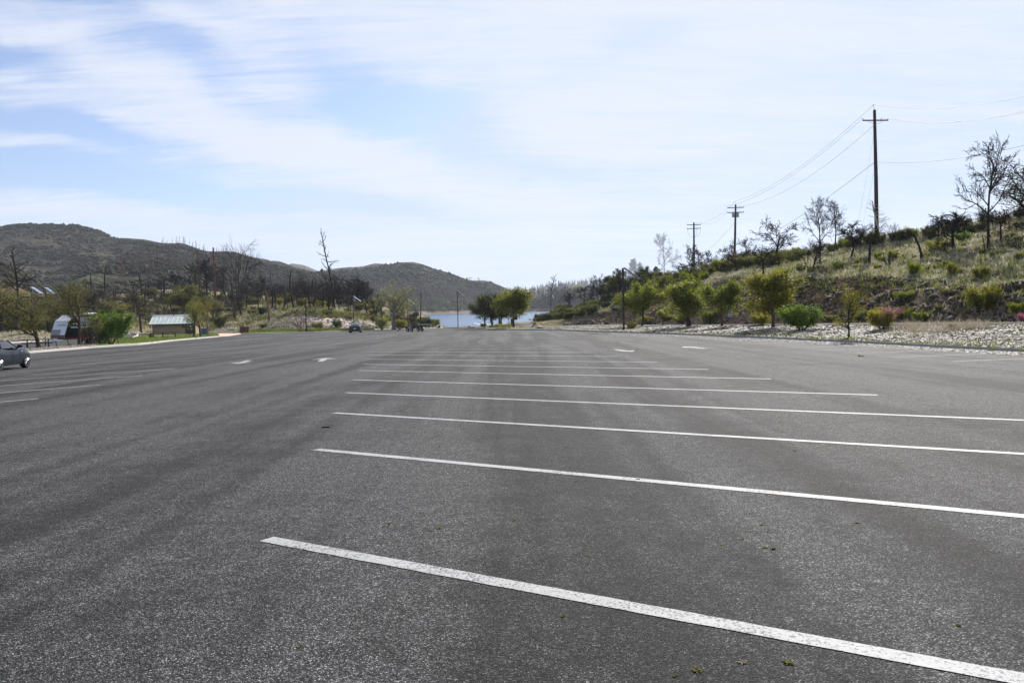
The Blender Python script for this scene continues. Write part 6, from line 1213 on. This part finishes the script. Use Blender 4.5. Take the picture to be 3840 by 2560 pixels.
P_ = pix_pts(5000, (2250, 3870), [(a, b_ + 1) for a, b_ in KB], [(a, b_ + 13) for a, b_ in KB], seed=8, pw=2.2); k = len(P_); th = gn.uniform(0, 3.14, k); L = gn.uniform(.02, .055, k); ax_ = np.c_[np.cos(th), np.sin(th), gn.normal(0, .1, k)] * L[:, None]; bx_ = np.c_[-np.sin(th), np.cos(th), gn.normal(0, .12, k)] * L[:, None] * .5
C = P_ + [0, 0, .02]; V = np.stack([C - ax_ - bx_, C + ax_ - bx_, C + ax_ + bx_, C - ax_ + bx_], 1); tag(meshobj('strewn_chips', V.reshape(-1, 3), np.arange(k * 4).reshape(-1, 4), CHIP), 'chips and leaves blown onto the asphalt beside the kerb', 'leaf litter', kind='stuff')
# left lawn, gravel and mound cover
P_ = pix_pts(7000, (-20, 820), [(-20, 1320), (95, 1312), (520, 1262), (600, 1252), (820, 1250)], [(-20, 1330), (95, 1322), (520, 1290), (816, 1262)], seed=9); P_ = P_[(P_[:, 1] > 74)]; blades('lawn_grass', P_, 4, .16, .03, .12, GRASSG, 'short green grass on the strip before the restroom', 'grass')
P_ = pix_pts(5000, (-20, 360), [(-20, 1330), (95, 1312), (360, 1291)], [(-20, 1334), (95, 1323), (360, 1303)], seed=10); lumps('gravel', P_, (.05, .16), ROCKM, 'pale gravel on the strip by the roadster', 'gravel')
P_ = pix_pts(2500, (900, 1400), [(900, 1240), (1400, 1232)], [(900, 1249), (1280, 1240), (1400, 1236)], seed=11); blades('roadside_grass', P_, 4, .3, .06, .2, GRASSG, 'bright green grass at the foot of the mound', 'grass')
P_ = pix_pts(9000, (-20, 1640), [(-20, 1200), (450, 1110), (900, 1108), (1300, 1128), (1640, 1216)], [(-20, 1285), (200, 1272), (520, 1245), (900, 1240), (1060, 1215), (1130, 1170), (1260, 1178), (1340, 1200), (1414, 1222), (1640, 1205)], seed=12, near=60, dist=(90, 260)); blades('mound_grass', P_, 3, .5, .08, .3, GRASSM, 'dry yellow-green grass on the mound', 'grass')
P_ = pix_pts(2600, (1000, 1650), [(1000, 1185), (1130, 1165), (1260, 1178), (1414, 1224), (1500, 1195), (1650, 1226)], [(1000, 1240), (1650, 1229)], seed=13, near=60, dist=(100, 200)); lumps('bank_rubble', P_, (.05, .28), ROCKM, 'pale broken rock on the cut bank', 'stones')
P_ = pix_pts(1500, (-20, 1640), [(-20, 1200), (450, 1120), (900, 1115), (1640, 1220)], [(-20, 1250), (520, 1235), (900, 1225), (1130, 1185), (1414, 1205), (1640, 1210)], seed=14, near=60, dist=(90, 260)); clumps('mound_scrub', P_, (.5, 1.3), 30, .2, L_MOUND, 'low yellow-green scrub on the mound', 'scrub')
P_ = pix_pts(1200, (-20, 130), [(-20, 1250), (130, 1255)], [(-20, 1284), (130, 1279)], seed=15, near=60); lumps('bank_gravel', P_, (.08, .3), ROCKM, 'pinkish gravel on the bank behind the side road', 'gravel')
P_ = np.vstack([pix_pts(1500, (1700, 2000), [(1700, 1228.5), (1838, 1226), (2000, 1231)], [(1700, 1229.5), (1838, 1234), (2000, 1236)], seed=16), pix_pts(900, (1905, 2110), [(1905, 1212), (2110, 1199)], [(1905, 1216), (2110, 1207)], seed=17)]); blades('island_grass', P_, 4, .25, .06, .2, GRASSM, 'rough grass on the island and the lake verge', 'grass')
# chaparral on the hills
SKY1 = [(-400, 872), (0, 853), (75, 841), (290, 845), (375, 867), (435, 896), (600, 914), (700, 922), (784, 955), (880, 951), (1005, 991), (1120, 1016), (1290, 1080), (1500, 1150)]
def clustered(P, sc, th, seed): return np.array([p for p in P if fbm(p[0], p[1] + p[2] * 2, sc, seed, 4) > th])
P_ = clustered(pix_pts(13000, (-20, 1400), SKY1, [(-20, 1180), (1400, 1150)], near=280, seed=20, dist=(300, 1300)), 90, -.32, 5); lumps('chaparral', P_, (.7, 2.6), plain('chaparral_dark', (.030, .027, .016), .95, 0, .5, .05, .1), 'dark chaparral shrubs dotted over the left hills', 'shrubs')
P_ = clustered(pix_pts(4500, (-20, 1400), SKY1, [(-20, 1180), (1400, 1150)], near=280, seed=21, dist=(300, 1300)), 110, .12, 8); lumps('pale_chaparral', P_, (.6, 1.8), plain('chaparral_pale', (.095, .088, .048), .95, 0, .4, .05, .1), 'paler grey-green shrubs dotted over the left hills', 'shrubs')
P_ = pix_pts(2600, (-20, 1250), SKY1, [(a, b_ + 14) for a, b_ in SKY1], near=280, seed=51, dist=(400, 1300)); lumps('ridge_chaparral', P_, (1.0, 2.8), plain('ridge_dark', (.022, .024, .016), .95, 0, .5, .05, .1), 'dark shrubs along the skyline of the left hills', 'shrubs')
SKY3 = [(1150, 1030), (1244, 1010), (1405, 992), (1493, 988), (1581, 993), (1675, 1024), (1769, 1056), (1838, 1060), (1907, 1088), (1950, 1120)]
P_ = pix_pts(7000, (1150, 1960), SKY3, [(1150, 1160), (1960, 1150)], near=600, seed=22); lumps('lake_hill_shrubs', P_, (1.0, 3.2), plain('lake_hill_dark', (.027, .028, .017), .95, 0, .5, .05, .1), 'dark shrubs over the hill across the lake', 'shrubs')
P_ = pix_pts(2600, (1150, 1960), SKY3, [(1150, 1130), (1960, 1130)], near=600, seed=23); lumps('lake_hill_pale_shrubs', P_, (.9, 2.4), plain('lake_hill_pale', (.10, .10, .05), .95, 0, .4, .05, .1), 'pale shrubs over the hill across the lake', 'shrubs')
FD = plain('burnt_wood', (.045, .038, .034), .95, 0, .4, .05, .1)
P_ = pix_pts(2400, (1330, 1960), [(1330, 1090), (1700, 1085), (1960, 1120)], [(1330, 1165), (1960, 1155)], near=600, seed=24); spikes('burnt_wood', P_, (7, 19), (.16, .34), FD, 'burnt standing wood on the far shore slope', 'woods', 4)
P_ = pix_pts(700, (1560, 1960), [(1560, 1120), (1960, 1135)], [(1560, 1172), (1960, 1158)], near=600, seed=25, zmin=1); clumps('shore_trees', P_, (2.2, 5.0), 26, .26, L_FARG, 'green tree crowns along the far shore', 'trees', flat=1.0)
P_ = pix_pts(1000, (1500, 1960), [(1500, 1135), (1960, 1140)], [(1500, 1174), (1960, 1159)], near=600, seed=26, zmin=1); clumps('dark_shore_trees', P_, (2.0, 4.6), 24, .26, L_FAR, 'dark tree crowns along the far shore', 'trees', flat=1.1)
P_ = pix_pts(1500, (1935, 2480), [(1935, 1128), (2480, 1118)], [(1935, 1158), (2100, 1154), (2480, 1140)], near=600, seed=27, zmin=0); firs('conifer_forest', P_, (11, 24), L_CON, 'dark conifer forest behind the far shore on the right', 'forest')
P_ = pix_pts(900, (1990, 2500), [(1990, 1097), (2067, 1085), (2159, 1074), (2228, 1070), (2500, 1048)], [(1990, 1110), (2500, 1075)], near=2200, seed=28); firs('ridge_forest', P_, (16, 34), L_CON, 'conifers on the distant blue ridge', 'forest')
P_ = pix_pts(900, (500, 1400), [(500, 985), (700, 960), (900, 980), (1400, 1100)], [(500, 1060), (900, 1090), (1400, 1140)], near=280, seed=29, dist=(420, 1400)); spikes('burnt_hill_wood', P_, (5, 12), (.13, .26), FD, 'burnt standing wood on the left hills', 'woods', 3)
# weeds in the cracks of the lot, each one a small plant
wd = [(893, 1201, 'green'), (1008, 1213, 'yellow'), (1190, 1210, 'yellow'), (1323, 1105, 'pale green'), (1465, 1101, 'green'), (1300, 1027, 'green'), (1180, 1195, 'green'), (2200, 1436, 'whitish green'), (1550, 1552, 'green'), (1600, 1540, 'whitish green'), (1705, 1521, 'tan'), (1810, 1522, 'green'), (1293, 1414, 'green'),
      (1726, 1179, 'green'), (1750, 1205, 'yellow'), (1763, 1222, 'green'), (1757, 1257, 'green'), (1775, 1260, 'green'), (1970, 1200, 'tan'), (1705, 1237, 'grey green'), (1657, 1252, 'grey green'), (1700, 1058, 'pale green'), (1825, 1035, 'green'), (1977, 819, 'bright green'), (1350, 1275, 'grey green'), (688, 1484, 'green'), (1008, 1026, 'green')]
for i, (x, y, c) in enumerate(wd):
    g_ = Vector(onplane(x * 1.6327, y * 1.6327)); k = 14 + (i * 7) % 10; a = gn.uniform(0, 6.28, k); r_ = (.019 if i != 23 else .12) * gn.uniform(.7, 1.6); vs = []; fs = []
    for j in range(k):
        d = np.array([math.cos(a[j]), math.sin(a[j]), 0]); q = np.array([-d[1], d[0], 0]) * .0035; L = r_ * gn.uniform(.5, 1.2); h = r_ * gn.uniform(.08, .45); vs += [tuple(-q), tuple(q), tuple(d * L * .6 + q * 1.3 + [0, 0, h]), tuple(d * L + [0, 0, h * .6]), tuple(d * L * .6 - q * 1.3 + [0, 0, h])]; fs.append((j * 5, j * 5 + 1, j * 5 + 2, j * 5 + 3, j * 5 + 4))
    o = meshobj('weed', vs, fs, {'yellow': L_YEL, 'tan': GRASSD}.get(c, L_PALE if ('white' in c or 'grey' in c or 'pale' in c) else L_BUD if x < 1900 else L_BRIGHT)); o.location = g_
    tag(o, c + ' weed tuft ' + ('far right' if x > 1900 else 'right' if x > 1400 else 'left' if x < 900 else 'middle') + ', ' + ('beyond the third painted line' if y < 1050 else 'between two nearest painted lines' if y < 1238 + (x - 612) * .188 else 'before the nearest painted line'), 'weed', 'weeds in the lot')
b = MB(); b.box((0, 0, .01), (.12, .05, .02)); o = b.build('debris', BLACK); o.location = onplane(1223, 1602); tag(o, 'small black scrap lying on the asphalt near the stall ends', 'debris')
# air between the camera and the hills
b = MB(); b.box((600, 2100, 195), (7800, 5200, 405)); m = bpy.data.materials.new('air'); m.use_nodes = True; m.node_tree.nodes.clear(); n = N(m.node_tree); pv = n.new('ShaderNodeVolumePrincipled'); pv.inputs['Color'].default_value = (.80, .87, 1, 1); pv.inputs['Density'].default_value = 0.00010; pv.inputs['Anisotropy'].default_value = 0.2
ou = n.new('ShaderNodeOutputMaterial'); n.put(ou.inputs['Volume'], pv.outputs[0]); HAZE = b.build('haze', m); tag(HAZE, 'thin blue haze over the lake and hills', 'haze', kind='stuff')
